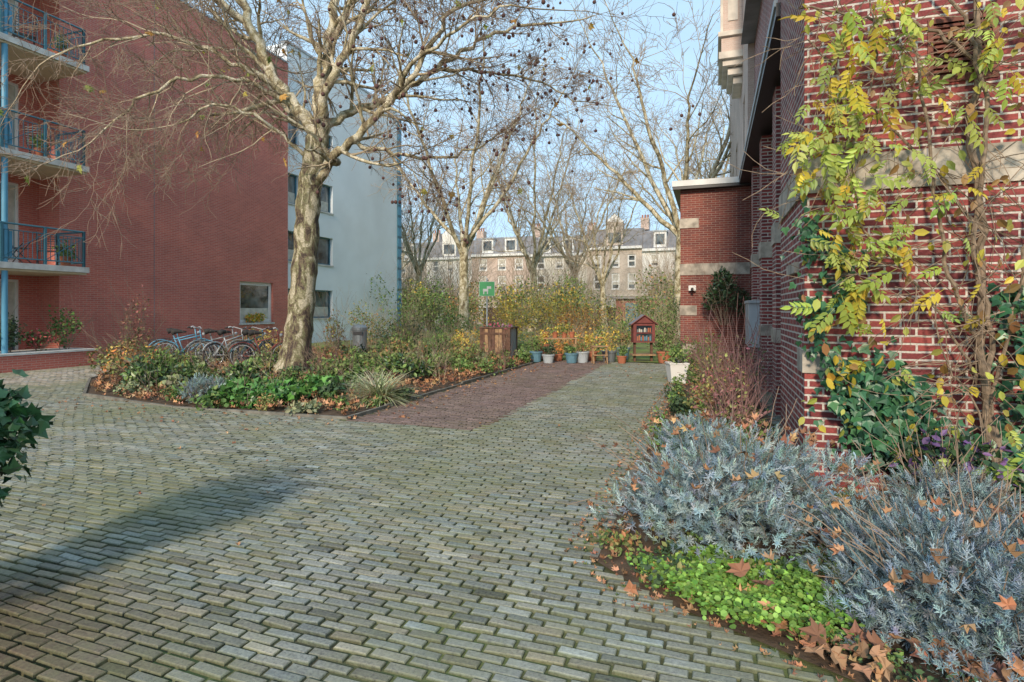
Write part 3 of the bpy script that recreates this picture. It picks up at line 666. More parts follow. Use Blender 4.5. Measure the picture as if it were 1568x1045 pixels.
for i in range(40):
    X=random.uniform(-16,22);Y=random.uniform(42,56); r=random.uniform(1.2,2.5)
    parts.append(cloud('oval',(X,Y,r),(r,r,r*1.05),300,.2,random.choice((MIXA,YEL,GREEN,ORG,YEL,MIXA)),None,8))
    twigs(mb,(X,Y,0),18,r*3.2,r,.03,TWIGD,1,(7,5))
RMIN[0]=.0035
e=empty('distant_shrubs'); leafobj('leaves',parts,LEAFO,e); mb.make('stems',e)
mb=MB(); 
for i in range(60): mb.box(-18+i*.5,-17.52+i*.5,44,44.04,0,1.8+random.uniform(-.02,.02),WOODD)
mb.box(-18,12,44.05,44.1,1.5,1.6,WOODD); mb.make('wooden_fence',None,True)
mb=MB(); mb.box(-6.5,-1.8,41,43.5,0,2.4,ANX); mb.box(-6.8,-1.5,40.7,43.8,2.4,2.55,SLATE); mb.box(-5.8,-4.9,40.96,41,.1,2.1,TEAL); mb.box(-4.2,-2.4,40.96,41,.9,2.0,GLASS)
for x in (-4.25,-3.33,-2.4): mb.box(x,x+.06,40.93,40.958,.88,2.02,WHITEP)
mb.make('garden_shed',None,True,True)
# ------------------------------------------------------------------ left planting bed
def bedpts(n,P):
    out=[]
    xs=[p[0] for p in P];ys=[p[1] for p in P]
    while len(out)<n:
        x=random.uniform(min(xs),max(xs));y=random.uniform(min(ys),max(ys))
        if inpoly(x,y,P): X,Y=W(x,y); out.append((X,Y))
    return np.array(out)
LBf=[(-5.15,19),(-5.15,7.2),(-8.3,7.05),(-11,7.5),(-13.5,9.3),(-15.2,11.7),(-15.8,19)]
def litter(P,n,size,kind,pal,h=.05):
    q=bedpts(n,P); pos=np.c_[q,rng.uniform(.01,h,n)]
    nr=rng.normal(0,.45,(n,3))+[0,0,1]; fw=rng.normal(0,1,(n,3))*[1,1,.2]
    return scatter(kind,pos,fw,nr,size*rng.uniform(.6,1.3,n),colors(n,pal))
leafobj('fallen_leaves',[litter(LBf,9000,.11,'crumple',BRN,.14)],LEAFO)
parts=[]
for i in range(190):
    (X,Y),=bedpts(1,LBf); r=random.uniform(.15,.5)
    if math.hypot(X+5.4,Y-14)<.7: continue
    h=random.uniform(.08,.28)+ (.1 if Y>12 else 0)
    parts.append(cloud(random.choice(('oval','oval','round')),(X,Y,h*.7),(r,r,h),190,random.uniform(.05,.1),random.choice((GREEN,GREEN,MIXA,DGREEN,GREEN,[(.18,.22,.12),(.27,.3,.16)])),None,6))
leafobj('bed_groundcover',parts,LEAFO)
mb=MB(); 
for i in range(100):
    (X,Y),=bedpts(1,LBf); twigs(mb,(X,Y,0),4,random.uniform(.3,.9),.35,.005,random.choice((TWIG,TWIGL,PURT)))
mb.make('bare_perennials')
IV=[(.08,.21,.045),(.11,.27,.06),(.055,.14,.035)]
shrub('ivy_clump',-4.35,9.6,.95,.2,1700,.11,IV,'ivy',LEAFG,None,0,0,12,.6)
shrub('ivy_clump',-3.7,10.3,.6,.22,800,.11,IV,'ivy',LEAFG,None,0)
for (X,Y) in ((-5.05,10.6),(-2.3,12.4),(-7.2,11.4)): shrub('evergreen_shrub',X,Y,.55,.33,900,.1,DGREEN+GREEN,'oval',LEAFG)
def lavender(c,rad,n,L,pal,lumps=14):
    c=np.array(c);rad=np.array(rad)
    lc=norm(rng.normal(0,1,(lumps,3))*[1,1,.6])*rng.uniform(.3,.7,(lumps,1)); lr=rng.uniform(.33,.48,lumps)
    i=rng.integers(0,lumps,n); d=norm(rng.normal(0,1,(n,3))+[0,-.0,.4]); 
    rr=.6+.45*rng.random(n)
    pos=c+(lc[i]+d*(lr[i]*rr)[:,None])*rad; k=pos[:,2]>.02; pos=pos[k];d=d[k];n=len(pos)
    fw=norm(d*[1,1,.8]+[0,0,.6]+rng.normal(0,.35,(n,3)))
    return scatter('spike',pos-fw*L*.5,fw,rng.normal(0,1,(n,3)),L*rng.uniform(.6,1.25,n),colors(n,pal,None,.18))
LAV=[(.28,.38,.41),(.36,.46,.48),(.21,.29,.32),(.40,.49,.47),(.17,.22,.2)]
def lavbush(name,c,rad,n,L,pal=LAV,lumps=14):
    e=empty(name,False,(c[0],c[1],0)); leafobj('foliage',[lavender((0,0,c[2]),rad,n,L,pal,lumps)],LEAFO,e)
    mb=MB(); twigs(mb,(0,0,0),50,rad[2]*1.0,max(rad[0],rad[1])*.6,.006,TWIG,1,(4,3)); mb.make('stems',e); return e
lavbush('lavender_bush',(-5.25,9.75,.2),(.5,.4,.3),420,.13)
def grass(name,X,Y,n,L,pal):
    a=rng.uniform(0,6.28,n); el=rng.uniform(.35,1.35,n); fw=np.c_[np.cos(a)*np.cos(el),np.sin(a)*np.cos(el),np.sin(el)]
    nr=np.c_[-np.cos(a)*np.sin(el),-np.sin(a)*np.sin(el),np.cos(el)]
    pos=np.c_[X+rng.normal(0,.06,n),Y+rng.normal(0,.06,n),np.full(n,.02)]
    return leafobj(name,[scatter('blade',pos,fw,nr,L*rng.uniform(.6,1.2,n),colors(n,pal))])
grass('ornamental_grass',-2.3,9.9,750,.8,[(.5,.52,.3),(.6,.6,.4),(.33,.4,.18)])
grass('ornamental_grass',-6.8,12.2,260,.7,[(.3,.32,.14),(.2,.25,.09)])
for (X,Y,r,h,p,n) in ((-10.6,15.2,.7,.55,MIXA,500),(-9.4,14.2,.7,.4,ORG,400),(-8.2,13.5,.6,.35,GREEN,500),(-11.6,17.5,.6,1.0,[(.26,.11,.08),(.17,.15,.07)],400),(-3.6,17.5,.6,.5,GREEN,700),(-3.2,16.5,.6,.4,MIXA,500),(-7.3,17.8,.6,.5,YEL,400),(-2.4,18.8,.8,.45,GREEN,800),(-1.4,16.4,.6,.3,MIXA,500),(-6.6,21,.5,.9,MIXA,300),(-4.1,21.5,.6,.8,GREEN,500),(-9.0,19.5,.8,.5,MIXA,700),(-3.1,14.6,.7,.3,MIXA,700),(-4,12.6,.6,.28,GREEN,600)):
    shrub('shrub',X,Y,r,h,n,.09,p,'oval',None,None,18)
for (v,u,h,p) in ((-17.6,11.2,1.3,GREEN),(-17.6,10.5,.6,[(.5,.1,.1),(.1,.16,.05)]),(-17.7,9.9,1.1,DGREEN),(-17.6,9.2,.7,GREEN)):
    X,Y=W(v,u); shrub('terrace_plant',X,Y,.4,h*.5,420,.09,p,'oval',None,None,8,.47)
for (v,u,z) in ((-17.55,11.2,2.85),(-17.6,10.6,5.8),(-17.6,11.1,8.75)):
    X,Y=W(v,u); e=empty('balcony_plant',False,(X,Y,z)); m=MB(); m.lathe([(.1,0),(.14,.25),(.15,.25),(.15,.28),(.12,.28)],TERRA,12); m.make('pot',e); leafobj('foliage',[cloud('oval',(0,0,.5),(.3,.3,.3),220,.08,GREEN)],LEAFO,e)
# ------------------------------------------------------------------ right bed foreground
lavbush('lavender_bush',(1.60,4.2,.32),(1.06,.98,.54),4300,.105,LAV,20)
lavbush('lavender_bush',(2.35,2.95,.16),(.98,.95,.42),4400,.095,[(.27,.36,.40),(.34,.44,.47),(.20,.27,.30),(.15,.19,.18)],22)
lavbush('lavender_bush',(2.85,3.6,.2),(.85,.6,.38),1900,.10,[(.28,.37,.40),(.34,.43,.45),(.19,.25,.25),(.2,.17,.13)],16)
mb=MB(); twigs(mb,(3.1,4.0,0),10,.5,.4,.005,TWIG,1,(4,3)); twigs(mb,(2.1,3.5,0),8,.3,.4,.005,TWIG,1,(4,3)); mb.make('dead_stems')
n=5200
GC=[(.74,3.45),(.95,3.0),(1.2,2.76),(1.5,2.68),(1.75,2.9),(1.7,3.5),(1.1,3.6)]
q=[]
while len(q)<n:
    x=random.uniform(.6,1.9);y=random.uniform(2.6,3.7)
    if inpoly(x+random.gauss(0,.035),y+random.gauss(0,.035),GC): q.append((x,y))
q=np.array(q); zz=.04+.06*rng.random(n)+.035*np.sin(q[:,0]*11)*np.cos(q[:,1]*9)
nr=rng.normal(0,.4,(n,3))+[0,-.2,1]
leafobj('green_groundcover',[scatter('round',np.c_[q,np.maximum(.015,zz)],rng.normal(0,1,(n,3))*[1,1,.25],nr,rng.uniform(.016,.04,n),colors(n,[(.19,.35,.06),(.27,.45,.09),(.14,.27,.045)],None,.28))])
def topz(x,y):
    z=.03
    for (cx,cy,cz,rx,ry,rz) in ((1.60,4.2,.32,1.06,.98,.54),(2.35,2.95,.16,.98,.95,.42)):
        d=((x-cx)/rx)**2+((y-cy)/ry)**2
        if d<1: z=max(z,cz+rz*math.sqrt(1-d)*.85)
    return z
P=[]
while len(P)<150:
    x=random.uniform(.6,3.0);y=random.uniform(2.2,5.0); v,u=VU(x,y)
    if inpoly(v+random.uniform(-.1,.1),u+random.uniform(-.1,.12),RB): P.append((x,y,topz(x,y)+.005))
P=np.array(P); n=len(P)
leafobj('fallen_leaves',[scatter('crumple',P,rng.normal(0,1,(n,3))*[1,1,.7],rng.normal(0,.6,(n,3))+[0,-.3,1],rng.uniform(.05,.10,n),colors(n,BRN))],LEAFO)
big=[(1.36,3.0,.14),(1.3,2.86,.12),(1.28,3.12,.15)]+[(random.uniform(1.25,2.2),0,.03) for i in range(48)]
big=np.array([(x,y if y else random.uniform(-.06,.22)+2.6-(x-1.4)*.4,z if y else random.uniform(.02,.08)) for x,y,z in big])
n=len(big); leafobj('fallen_leaves',[scatter('maple',big,rng.normal(0,1,(n,3))*[1,1,.3],rng.normal(0,.4,(n,3))+[0,-.4,1],rng.uniform(.05,.12,n),colors(n,[(.36,.19,.11),(.29,.145,.085),(.22,.11,.065)],None,.25))],LEAFO)
edge=[(-.95,16.5),(-.95,3.7),(-.5,3.1),(.55,2.65),(1.4,2.2),(1.5,2.5),(.55,3.0),(-.3,3.4),(-.55,3.8),(-.55,16.5)]
leafobj('leaf_litter',[litter(RB,3400,.05,'crumple',BRN,.05),litter(edge,1500,.035,'crumple',BRN+[(.1,.14,.04)],.02),litter([(-6,2),(-6,8),(-.8,8),(-.8,2)],14,.05,'crumple',BRN,.012),litter([(-5,13),(-5,17),(-1,17),(-1,13)],60,.06,'crumple',BRN,.012),litter([(-5.3,7),(-5.3,16),(-4.2,16),(-4.2,7)],200,.06,'crumple',BRN,.012),litter([(-11,5.9),(-5,5.9),(-5,7.2),(-11,7.4)],110,.05,'crumple',BRN,.012)],LEAFO)
parts=[]
for i in range(60):
    v=random.uniform(-.68,.6);u=random.uniform(5.6,16.5); X,Y=W(v,u); r=random.uniform(.15,.35)
    parts.append(cloud('oval',(X,Y,.15),(r,r,random.uniform(.15,.35)),200,.055,random.choice((GREEN,MIXA,DGREEN,GREEN)),None,5))
for i in range(44):
    v=random.uniform(-.6,1.4);u=random.uniform(3.3,5.4); X,Y=W(v,u)
    parts.append(cloud('oval',(X,Y,.05),(.2,.2,.09),130,.04,random.choice((GREEN,MIXA,DGREEN)),None,5))
for i in range(16):
    t=i/15; v=-.68+1.9*t; u=3.75-1.15*t**.8+.1; X,Y=W(v,u)
    parts.append(cloud('oval',(X,Y,.03),(.13,.13,.06),70,.03,random.choice((GREEN,MIXA,DGREEN)),None,5))
leafobj('border_plants',parts,LEAFO)
for (X,Y,r,h,p,n,tw) in ((3.0,7.6,.5,.6,[(.42,.16,.16),(.4,.4,.14),(.26,.17,.1)],460,34),(2.6,6.7,.4,.38,[(.3,.16,.14),(.3,.3,.12)],220,24),(3.9,9.6,.5,.6,[(.42,.15,.17),(.17,.2,.08)],460,24),(4.1,11.5,.5,.5,MIXA,400,20),(4.4,13.6,.5,.5,GREEN,600,15),(5.0,15,.5,.6,GREEN,600,15),(2.2,5.6,.35,.25,MIXA,260,10)):
    shrub('twiggy_shrub',X,Y,r,h,n,.055,p,'oval',None,None,tw,twm=PURT)
X,Y=W(.35,16.4); shrub('climbing_evergreen',X,Y,.55,.75,1600,.09,DGREEN,'oval',LEAFG,None,15,1.2)
# ------------------------------------------------------------------ wisteria + ivy on near wall
e=empty('wisteria_vine',True); mb=MB()
stems=[([(2.12,5.3,0),(2.08,5.42,.6),(2.0,5.46,1.3),(2.03,5.48,2.1),(1.96,5.48,2.9),(2.0,5.48,3.6),(1.95,5.48,4.6)],.036,.022),
 ([(2.16,5.32,0),(2.02,5.40,.7),(2.06,5.44,1.4),(1.96,5.44,2.2),(2.03,5.44,3.0),(1.92,5.44,3.8),(1.6,5.44,4.4)],.024,.013),
 ([(2.0,5.46,1.3),(1.8,5.42,1.8),(1.7,5.4,2.4),(1.62,5.42,3.2),(1.45,5.42,4.1)],.018,.01),
 ([(2.0,5.46,2.2),(1.7,5.40,2.7),(1.35,5.38,3.1),(1.05,5.35,3.5),(.75,5.32,3.9)],.014,.007),
 ([(1.95,5.46,3.6),(1.6,5.42,3.9),(1.2,5.38,4.0),(.7,5.32,4.15)],.016,.008),
 ([(2.03,5.46,1.0),(1.8,5.42,1.4),(1.5,5.4,1.9),(1.15,5.36,2.3),(.9,5.3,2.8)],.012,.006),
 ([(1.15,5.36,2.3),(1.1,5.34,3.0),(1.25,5.36,3.6),(1.2,5.36,4.3)],.01,.006),
 ([(2.05,5.44,.8),(2.2,5.4,1.6),(2.35,5.4,2.6),(2.4,5.4,4.2)],.014,.01),
 ([(2.1,5.4,.3),(1.9,5.36,.9),(1.75,5.35,1.2),(1.6,5.35,1.9)],.009,.005)]
nodes=[]
for P,a,b in stems:
    pts=catmull(P,6); n=len(pts); pts=[p+rv(.012) for p in pts]; mb.tube(pts,[a+(b-a)*i/(n-1) for i in range(n)],WOODV,7,False); nodes+=pts
tips.clear()
for p in random.sample(nodes,160):
    d=Vector((random.gauss(0,1),random.uniform(-.3,.03),random.gauss(-.2,.7))); grow(mb,p,d,random.uniform(.3,.9),.005,0,1,-.03,.18,(3,2),(WOODV,WOODV,WOODV))
mb.v=[(x,min(y,5.53),z) for x,y,z in mb.v]
mb.make('stems',e)
P=[]
cl=[((.98,5.2,3.3),(.32,.12,.26),38),((1.2,5.2,2.8),(.34,.12,.3),32),((.8,5.15,2.9),(.13,.1,.3),16),((1.15,5.25,2.2),(.25,.12,.3),26),((1.15,5.25,1.6),(.2,.12,.35),22),((1.75,5.25,3.6),(.45,.12,.5),18),((1.7,5.3,2.2),(.4,.1,.7),12),((1.2,5.2,4.0),(.4,.12,.3),16),((2.2,5.2,3.4),(.3,.1,.6),8),((2.0,4.9,.6),(.25,.1,.15),5)]
for c,s,k in cl:
    for i in range(k): P.append([random.gauss(c[j],s[j]*.7) for j in range(3)])
P=np.array(P); P[:,1]=np.minimum(P[:,1],5.4); n=len(P)
fw=np.c_[rng.normal(-.2,.8,n),rng.uniform(-.5,.05,n),rng.normal(-.55,.5,n)]; nr=np.c_[rng.normal(0,.5,n),rng.uniform(-1.,-.3,n),rng.uniform(.1,.9,n)]
VL=leafmat('vine_leaf',.5,.35)
leafobj('leaves',[scatter('pinnate',P,fw,nr,rng.uniform(.11,.25,n),colors(n,[(.38,.48,.09),(.46,.55,.13),(.60,.48,.06),(.31,.40,.09)],[.3,.3,.22,.18],.16))],VL,e)
n=380; P=np.c_[rng.uniform(.7,2.4,n),rng.uniform(5.2,5.48,n),rng.uniform(.4,4.2,n)]
leafobj('loose_leaves',[scatter('oval',P,rng.normal(0,.6,(n,3))+[0,0,-1],rng.normal(0,.5,(n,3))+[0,-1,0],rng.uniform(.05,.12,n),colors(n,[(.6,.48,.06),(.45,.47,.1),(.36,.22,.08)]))],VL,e)
def wallivy(pts,n,s,sp):
    P=[]
    for i in range(n):
        a=random.choice(pts); P.append((random.gauss(a[0],sp),random.uniform(5.34,5.53),random.gauss(a[1],sp*1.3)))
    P=np.array(P); P[:,2]=np.maximum(P[:,2],.03)
    e=empty('ivy',True)
    leafobj('leaves',[scatter('ivy',P,rng.normal(0,.5,(n,3))+[0,-.1,-1],rng.normal(0,.35,(n,3))+[0,-1,.2],rng.uniform(.6,1.2,n)*s,colors(n,[(.025,.09,.05),(.035,.12,.055),(.055,.15,.065)]))],LEAFG,e)
    m=MB()
    for a,b in zip(pts[:-1],pts[1:]): m.tube([(a[0],5.54,a[1]),((a[0]+b[0])/2+.02,5.53,(a[1]+b[1])/2),(b[0],5.54,b[1])],.006,WOODV,4)
    m.make('stems',e)
wallivy([(.8,2.3),(.8,2.1),(.95,2.15),(1.05,1.95),(1.1,1.7),(.82,1.6)],190,.075,.07)
wallivy([(.82,1.6),(.85,1.4),(.95,1.2),(1.0,1.0),(1.1,.85)],150,.07,.07)
wallivy([(1.15,.85),(1.35,.7),(1.5,.85),(1.3,1.0),(1.5,.6),(1.2,.65),(1.4,.5)],620,.09,.11)
wallivy([(2.3,1.6),(2.3,1.25),(2.35,.9),(2.25,.6),(2.4,.3),(2.1,.3),(1.8,.45)],560,.085,.12)
shrub('dark_shrub',3.35,4.25,.4,.35,700,.07,DGREEN+[(.15,.08,.2)],'oval',LEAFG,None,14)
# ------------------------------------------------------------------ left foreground bush
e=empty('evergreen_bush',False,(-2.92,2.75,0))
pal=[(.025,.08,.035),(.04,.12,.045),(.06,.15,.055)]
leafobj('leaves',[cloud('ivy',(0,0,1.02),(.70,.5,.58),3000,.07,pal,None,16,.5,.3),cloud('ivy',(-.3,.1,.5),(.5,.5,.5),700,.08,pal,None,8,.5,.5)],LEAFG,e)
mb=MB(); twigs(mb,(-.3,0,0),12,1.15,.3,.012,TWIG,0,(5,4)); mb.make('stems',e)
# ------------------------------------------------------------------ bicycles
def bicycle(X,Y,rz,fm):
    e=empty('bicycle',False,(X,Y,0),rz); m=MB(); R=.34
    for x in (-.53,.53):
        m.torus((x,0,R),R-.02,.022,RUBBER); m.torus((x,0,R),R-.045,.012,ZINC)
        for i in range(14):
            a=6.283*i/14; m.tube([(x,0,R),(x+math.cos(a)*(R-.05),0,R+math.sin(a)*(R-.05))],.0025,ZINC,3,False)
        m.tube([(x,-.05,R),(x,.05,R)],.02,ZINC,6)
        m.tube([(x+(R+.03)*math.cos(a),0,R+(R+.03)*math.sin(a)) for a in np.linspace(.3,2.8,9)],.018,fm,5)
    bb=(-.05,0,.3); seat=(-.22,0,.82); head=(.36,0,.85); hl=(.40,0,.68)
    for a,b,r in ((bb,seat,.018),(bb,hl,.02),((-.18,0,.72),head,.018),((-.53,.03,R),bb,.012),((-.53,-.03,R),bb,.012),((-.53,.03,R),(-.2,0,.75),.01),((-.53,-.03,R),(-.2,0,.75),.01),(hl,(.35,0,1.02),.018),(hl,(.53,.04,R),.013),(hl,(.53,-.04,R),.013),(seat,(-.25,0,.95),.014)):
        m.tube([a,b],r,fm,7)
    m.tube([(.18,.3,1.07),(.3,.28,1.1),(.37,.1,1.05),(.36,0,1.03),(.37,-.1,1.05),(.3,-.28,1.1),(.18,-.3,1.07)],.012,ZINC,6)
    for s in (-1,1): m.tube([(.15,.3*s,1.06),(.24,.29*s,1.08)],.018,RUBBER,6); m.tube([(-.05,.06*s,.3),(-.05+.12*s,.08*s,.3-.1*s)],.01,ZINC,5); m.box(-.05+.12*s-.04,-.05+.12*s+.04,min(.08*s,.18*s),max(.08*s,.18*s),.3-.1*s-.012,.3-.1*s+.012,RUBBER)
    m.tube([(-.38,0,.95),(-.28,0,.985),(-.12,0,.97),(0,0,.965)],[.085,.075,.04,.02],RUBBER,8)
    m.torus((-.05,.04,.3),.09,.008,BLACK,'y',16,4); m.box(-.53,-.05,.045,.055,.24,.38,BLACK)
    for y in (-.06,0,.06): m.tube([(-.8,y,.72),(-.3,y,.74)],.007,BLACK,4)
    m.tube([(-.78,0,.72),(-.53,.03,R)],.006,BLACK,4); m.ball((.45,0,.9),.045,ZINC,8)
    m.make('frame',e,smooth=True)
for X,Y,rz,fm in ((-9.5,16.6,.3,BLUEP),(-8.7,16.9,.45,GREYM),(-8.1,16.4,1.1,ZINC),(-7.4,16.3,1.3,TEAL),(-6.9,15.8,.4,REDP),(-10.1,17.4,.5,BLUEP)): bicycle(X,Y,rz,fm)
e=empty('waste_bin',False,(-5.25,19.6,0)); m=MB(); m.lathe([(.2,0),(.24,.04),(.25,.9),(.27,.92),(.27,1.0),(.2,1.08),(.03,1.11)],GREYM,18); m.box(-.15,.15,-.262,-.23,.75,.87,BLACK); m.tube([(-.3,0,.0),(-.3,0,.95),(-.24,0,.95)],.02,GREYM,6); m.make('body',e,smooth=False)
e=empty('green_sign',False,(-.95,21.6,0)); m=MB(); m.tube([(0,0,0),(0,0,2.78)],.03,ZINC,10); m.ball((0,0,2.78),.032,ZINC,10)
m.box(-.3,.3,-.05,-.032,2.12,2.68,WHITEP); m.box(-.285,.285,-.056,-.052,2.135,2.665,GREENS)
m.box(-.15,.05,-.062,-.058,2.3,2.4,WHITEP); m.box(.0,.16,-.062,-.058,2.4,2.5,WHITEP); m.box(-.14,-.1,-.062,-.058,2.2,2.3,WHITEP); m.box(.0,.04,-.062,-.058,2.2,2.3,WHITEP)
for z in (2.25,2.55): m.box(-.05,.05,-.031,.035,z,z+.03,ZINC)
m.make('panel',e)
e=empty('wooden_planter_crate',False,(-.42,18.4,0),-.25); m=MB(); hw=.46
for s in (-1,1):
    for i in range(8):
        x=-hw+i*.115; z1=1.0+random.uniform(-.01,.01)
        m.box(x+.004,x+.111,s*hw-.012,s*hw+.012,.06,z1,WOODD if random.random()<.75 else WOODL)
        m.box(s*hw-.012,s*hw+.012,x+.016,x+.104,.06,z1,ZINC if s>0 else WOODD)
for x in (-hw,hw):
    for y in (-hw,hw): m.box(x-.035,x+.035,y-.035,y+.035,0,1.02,WOODD)
for z in (.2,.82): m.box(-hw-.02,hw+.02,-hw-.03,-hw-.013,z,z+.07,WOODD)
m.box(-hw-.06,hw+.06,-hw-.06,-hw+.04,1.022,1.06,WOODD); m.box(-hw-.06,hw+.06,hw-.04,hw+.06,1.022,1.06,WOODD)
m.box(-hw-.06,-hw+.04,-hw+.042,hw-.042,1.022,1.06,WOODD); m.box(hw-.04,hw+.06,-hw+.042,hw-.042,1.022,1.06,WOODD)
m.box(-hw+.05,hw-.05,-hw+.05,hw-.05,.9,.97,SOIL)
m.make('crate',e); leafobj('flowers',[cloud('round',(0,0,1.04),(.42,.42,.15),380,.07,[(.5,.1,.2),(.35,.2,.3),(.08,.14,.04),(.06,.1,.03)])],LEAFO,e)
def pot(X,Y,r,h,m_,pal,ph,n=260,kind='oval'):
    e=empty('potted_plant',False,(X,Y,0)); m=MB(); m.lathe([(r*.72,0),(r*.75,.02),(r*.95,h*.85),(r*1.05,h*.86),(r*1.05,h),(r*.9,h),(r*.88,h*.9),(.01,h*.88)],m_,18); m.make('pot',e,smooth=False)
    leafobj('foliage',[cloud(kind,(0,0,h+ph*.5),(r*1.3,r*1.3,ph*.6),n,.07,pal)],LEAFO,e)
    mb=MB(); twigs(mb,(0,0,h*.8),8,ph,r,.005,TWIG); mb.make('stems',e)
for a in ((.75,17.6,.2,.32,BLUEPOT,GREEN,.5),(1.1,17.2,.19,.26,ZINC,DGREEN,.25),(1.45,17.9,.16,.22,TERRA,ORG,.4),(1.8,17.2,.2,.3,BLUEPOT,GREEN,.2),(2.15,17.3,.2,.34,ZINC,MIXA,.25),(2.5,17.9,.19,.3,TERRA,YEL,.6),(3.0,17.6,.24,.34,GREYM,YEL,.8),(3.3,17.1,.15,.22,TERRA,GREEN,.3),(3.55,18.2,.22,.4,BLUEPOT,MIXA,.5),(1.0,18.4,.2,.5,TERRA,YEL,.5),(4.6,17.2,.22,.35,TERRA,GREEN,.5),(4.9,16.5,.2,.3,GREYM,DGREEN,.5)): pot(*a)
e=empty('potting_bench',False,(1.5,18.5,0)); m=MB(); m.box(-.6,.6,-.2,.2,.66,.7,WOODL)
for x in (-.55,.55):
    for y in (-.16,.16): m.box(x-.03,x+.03,y-.03,y+.03,0,.659,WOODL)
m.box(-.52,.52,-.17,.17,.25,.28,WOODL)
for x in (-.4,-.1,.2,.45): m.lathe([(.07,0),(.1,.16),(.11,.16),(.11,.19),(.08,.19)],TERRA,12,(x,0,.702))
m.make('bench',e); leafobj('plants',[cloud('oval',(0,0,1.0),(.6,.2,.18),420,.06,GREEN+YEL)],LEAFO,e)
e=empty('wooden_step_stool',False,(2.62,17.0,0)); m=MB()
for x in (-.2,.2):
    m.tube([(x,-.2,0),(x,-.02,.5)],.02,WOODL,5); m.tube([(x,.2,0),(x,.02,.5)],.02,WOODL,5)
m.box(-.24,.24,-.1,.1,.5,.53,WOODL); m.box(-.22,.22,-.2,-.08,.25,.275,WOODL); m.tube([(-.2,.14,.15),(.2,.14,.15)],.015,WOODL,5); m.make('stool',e)
e=empty('little_free_library',False,(4.05,17.6,0)); m=MB()
for x in (-.26,.26): m.box(x-.035,x+.035,-.04,.04,0,.6,WOODD)
m.box(-.36,.36,-.2,.2,.2,.24,WOODL); m.box(-.33,.33,-.18,.18,.6,.64,REDP)
m.box(-.33,-.29,-.18,.18,.64,1.2,REDP); m.box(.29,.33,-.18,.18,.64,1.2,REDP); m.box(-.29,.29,.15,.18,.64,1.2,REDP); m.box(-.29,.29,-.16,-.15,.64,1.18,GLASS)
m.box(-.29,-.24,-.185,-.161,.64,1.18,REDP); m.box(.24,.29,-.185,-.161,.64,1.18,REDP); m.box(-.24,.24,-.185,-.161,1.12,1.18,REDP); m.box(-.24,.24,-.185,-.161,.88,.91,REDP)
for i in range(8): m.box(-.22+i*.055,-.18+i*.055,-.175,-.162,.66,.76+.07*random.random(),random.choice((CURT,TERRA,BLUEPOT,CREAM)))
for i in range(8): m.box(-.22+i*.055,-.18+i*.055,-.175,-.162,.92,1.0+.07*random.random(),random.choice((TERRA,CURT,BLUEPOT,GREYM)))
m.poly([(-.33,-.18,1.2),(.33,-.18,1.2),(0,-.18,1.42)],REDP); m.poly([(-.33,.18,1.2),(.33,.18,1.2),(0,.18,1.42)],REDP)
for s in (-1,1):
    m.poly([(s*.42,-.25,1.16),(s*.42,.25,1.16),(0,.25,1.46),(0,-.25,1.46)],SLATE); m.poly([(s*.42,-.25,1.13),(s*.42,.25,1.13),(0,.25,1.43),(0,-.25,1.43)],SLATE); m.poly([(s*.42,-.25,1.16),(0,-.25,1.46),(0,-.25,1.43),(s*.42,-.25,1.13)],REDP)
m.make('cabinet',e)
e=empty('white_planter',False,(3.62,12.5,0)); m=MB()
m.poly([(-.15,-.15,0),(.15,-.15,0),(.2,-.2,.42),(-.2,-.2,.42)],WHITEP);m.poly([(-.15,.15,0),(.15,.15,0),(.2,.2,.42),(-.2,.2,.42)],WHITEP)
m.poly([(-.15,-.15,0),(-.15,.15,0),(-.2,.2,.42),(-.2,-.2,.42)],WHITEP);m.poly([(.15,-.15,0),(.15,.15,0),(.2,.2,.42),(.2,-.2,.42)],WHITEP)
m.box(-.215,.215,-.215,-.18,.42,.45,WHITEP);m.box(-.215,.215,.18,.215,.42,.45,WHITEP);m.box(-.215,-.18,-.18,.18,.42,.45,WHITEP);m.box(.18,.215,-.18,.18,.42,.45,WHITEP); m.box(-.18,.18,-.18,.18,.36,.4,SOIL)
m.make('box',e); leafobj('plant',[cloud('oval',(0,0,.6),(.25,.25,.25),300,.07,GREEN)],LEAFO,e)
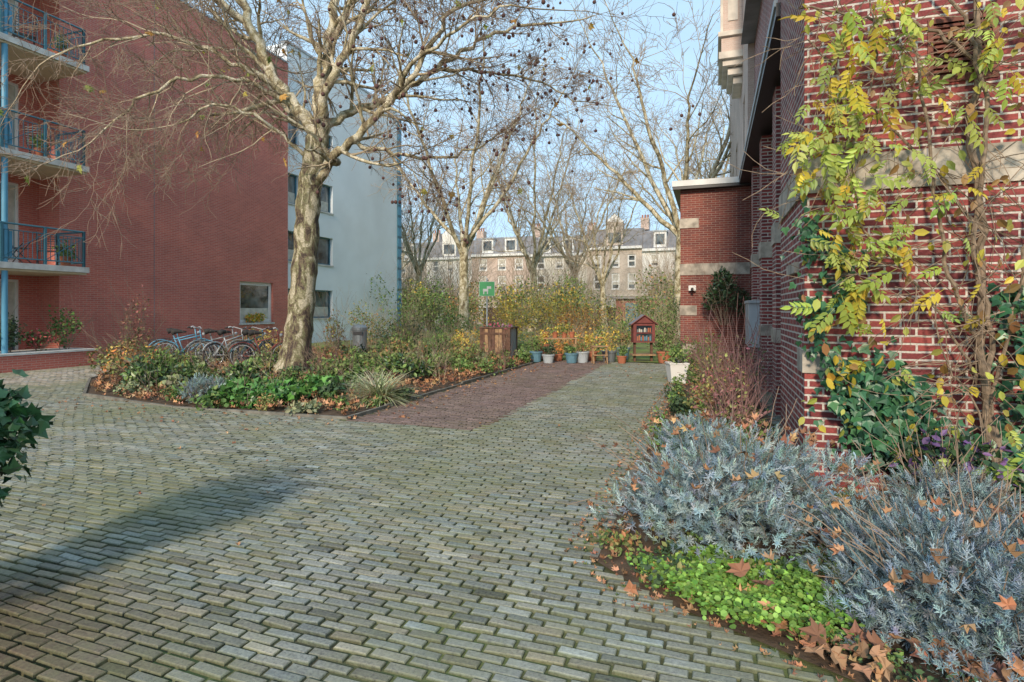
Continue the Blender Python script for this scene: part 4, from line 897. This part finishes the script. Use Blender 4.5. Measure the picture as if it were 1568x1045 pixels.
# ------------------------------------------------------------------ sky, sun, camera
el=math.radians(26); s2=(-.27,-.963)
w=bpy.data.worlds.new('World'); scene.world=w; w.use_nodes=True; nt=w.node_tree; bg_=nt.nodes['Background']
sk=nt.nodes.new('ShaderNodeTexSky'); sk.sky_type='NISHITA'; sk.sun_disc=False; sk.sun_elevation=el; sk.sun_rotation=math.atan2(s2[0],s2[1])%(2*math.pi); sk.air_density=1.0; sk.dust_density=.8; sk.ozone_density=1.5
tc=nt.nodes.new('ShaderNodeTexCoord'); mp=nt.nodes.new('ShaderNodeMapping'); mp.inputs['Scale'].default_value=(1,1,3.2); no=nt.nodes.new('ShaderNodeTexNoise'); no.inputs['Scale'].default_value=2.2; no.inputs['Detail'].default_value=5; no.inputs['Roughness'].default_value=.6
rp=nt.nodes.new('ShaderNodeMapRange'); rp.inputs['From Min'].default_value=.35; rp.inputs['From Max'].default_value=.7; rp.inputs['To Min'].default_value=.75; rp.inputs['To Max'].default_value=.95
mx=nt.nodes.new('ShaderNodeMix'); mx.data_type='RGBA'; mx.inputs[7].default_value=(4.4,6.4,8.2,1)
nt.links.new(tc.outputs['Generated'],mp.inputs['Vector']); nt.links.new(mp.outputs[0],no.inputs['Vector']); nt.links.new(no.outputs['Fac'],rp.inputs['Value']); nt.links.new(rp.outputs[0],mx.inputs['Factor']); nt.links.new(sk.outputs[0],mx.inputs[6]); nt.links.new(mx.outputs[2],bg_.inputs['Color'])
bg_.inputs['Strength'].default_value=.15
sd=bpy.data.lights.new('sun','SUN'); sd.energy=3.9; sd.angle=math.radians(7); sd.color=(1,.83,.64); so=bpy.data.objects.new('sun',sd); scene.collection.objects.link(so)
s=Vector((s2[0]*math.cos(el),s2[1]*math.cos(el),math.sin(el))); so.rotation_euler=(-s).to_track_quat('-Z','Y').to_euler()
cd=bpy.data.cameras.new('camera'); cam=bpy.data.objects.new('camera',cd); scene.collection.objects.link(cam); cam.location=(0,0,1.6); cam.rotation_euler=(math.radians(90),0,0)
cd.lens=20; cd.sensor_width=36; cd.shift_y=-.0303; cd.clip_end=2000; cd.clip_start=.05; scene.camera=cam
scene.view_settings.view_transform='Standard'; scene.view_settings.look='None'; scene.view_settings.exposure=0
print('verts',sum(len(o.data.vertices) for o in scene.objects if o.type=='MESH'))
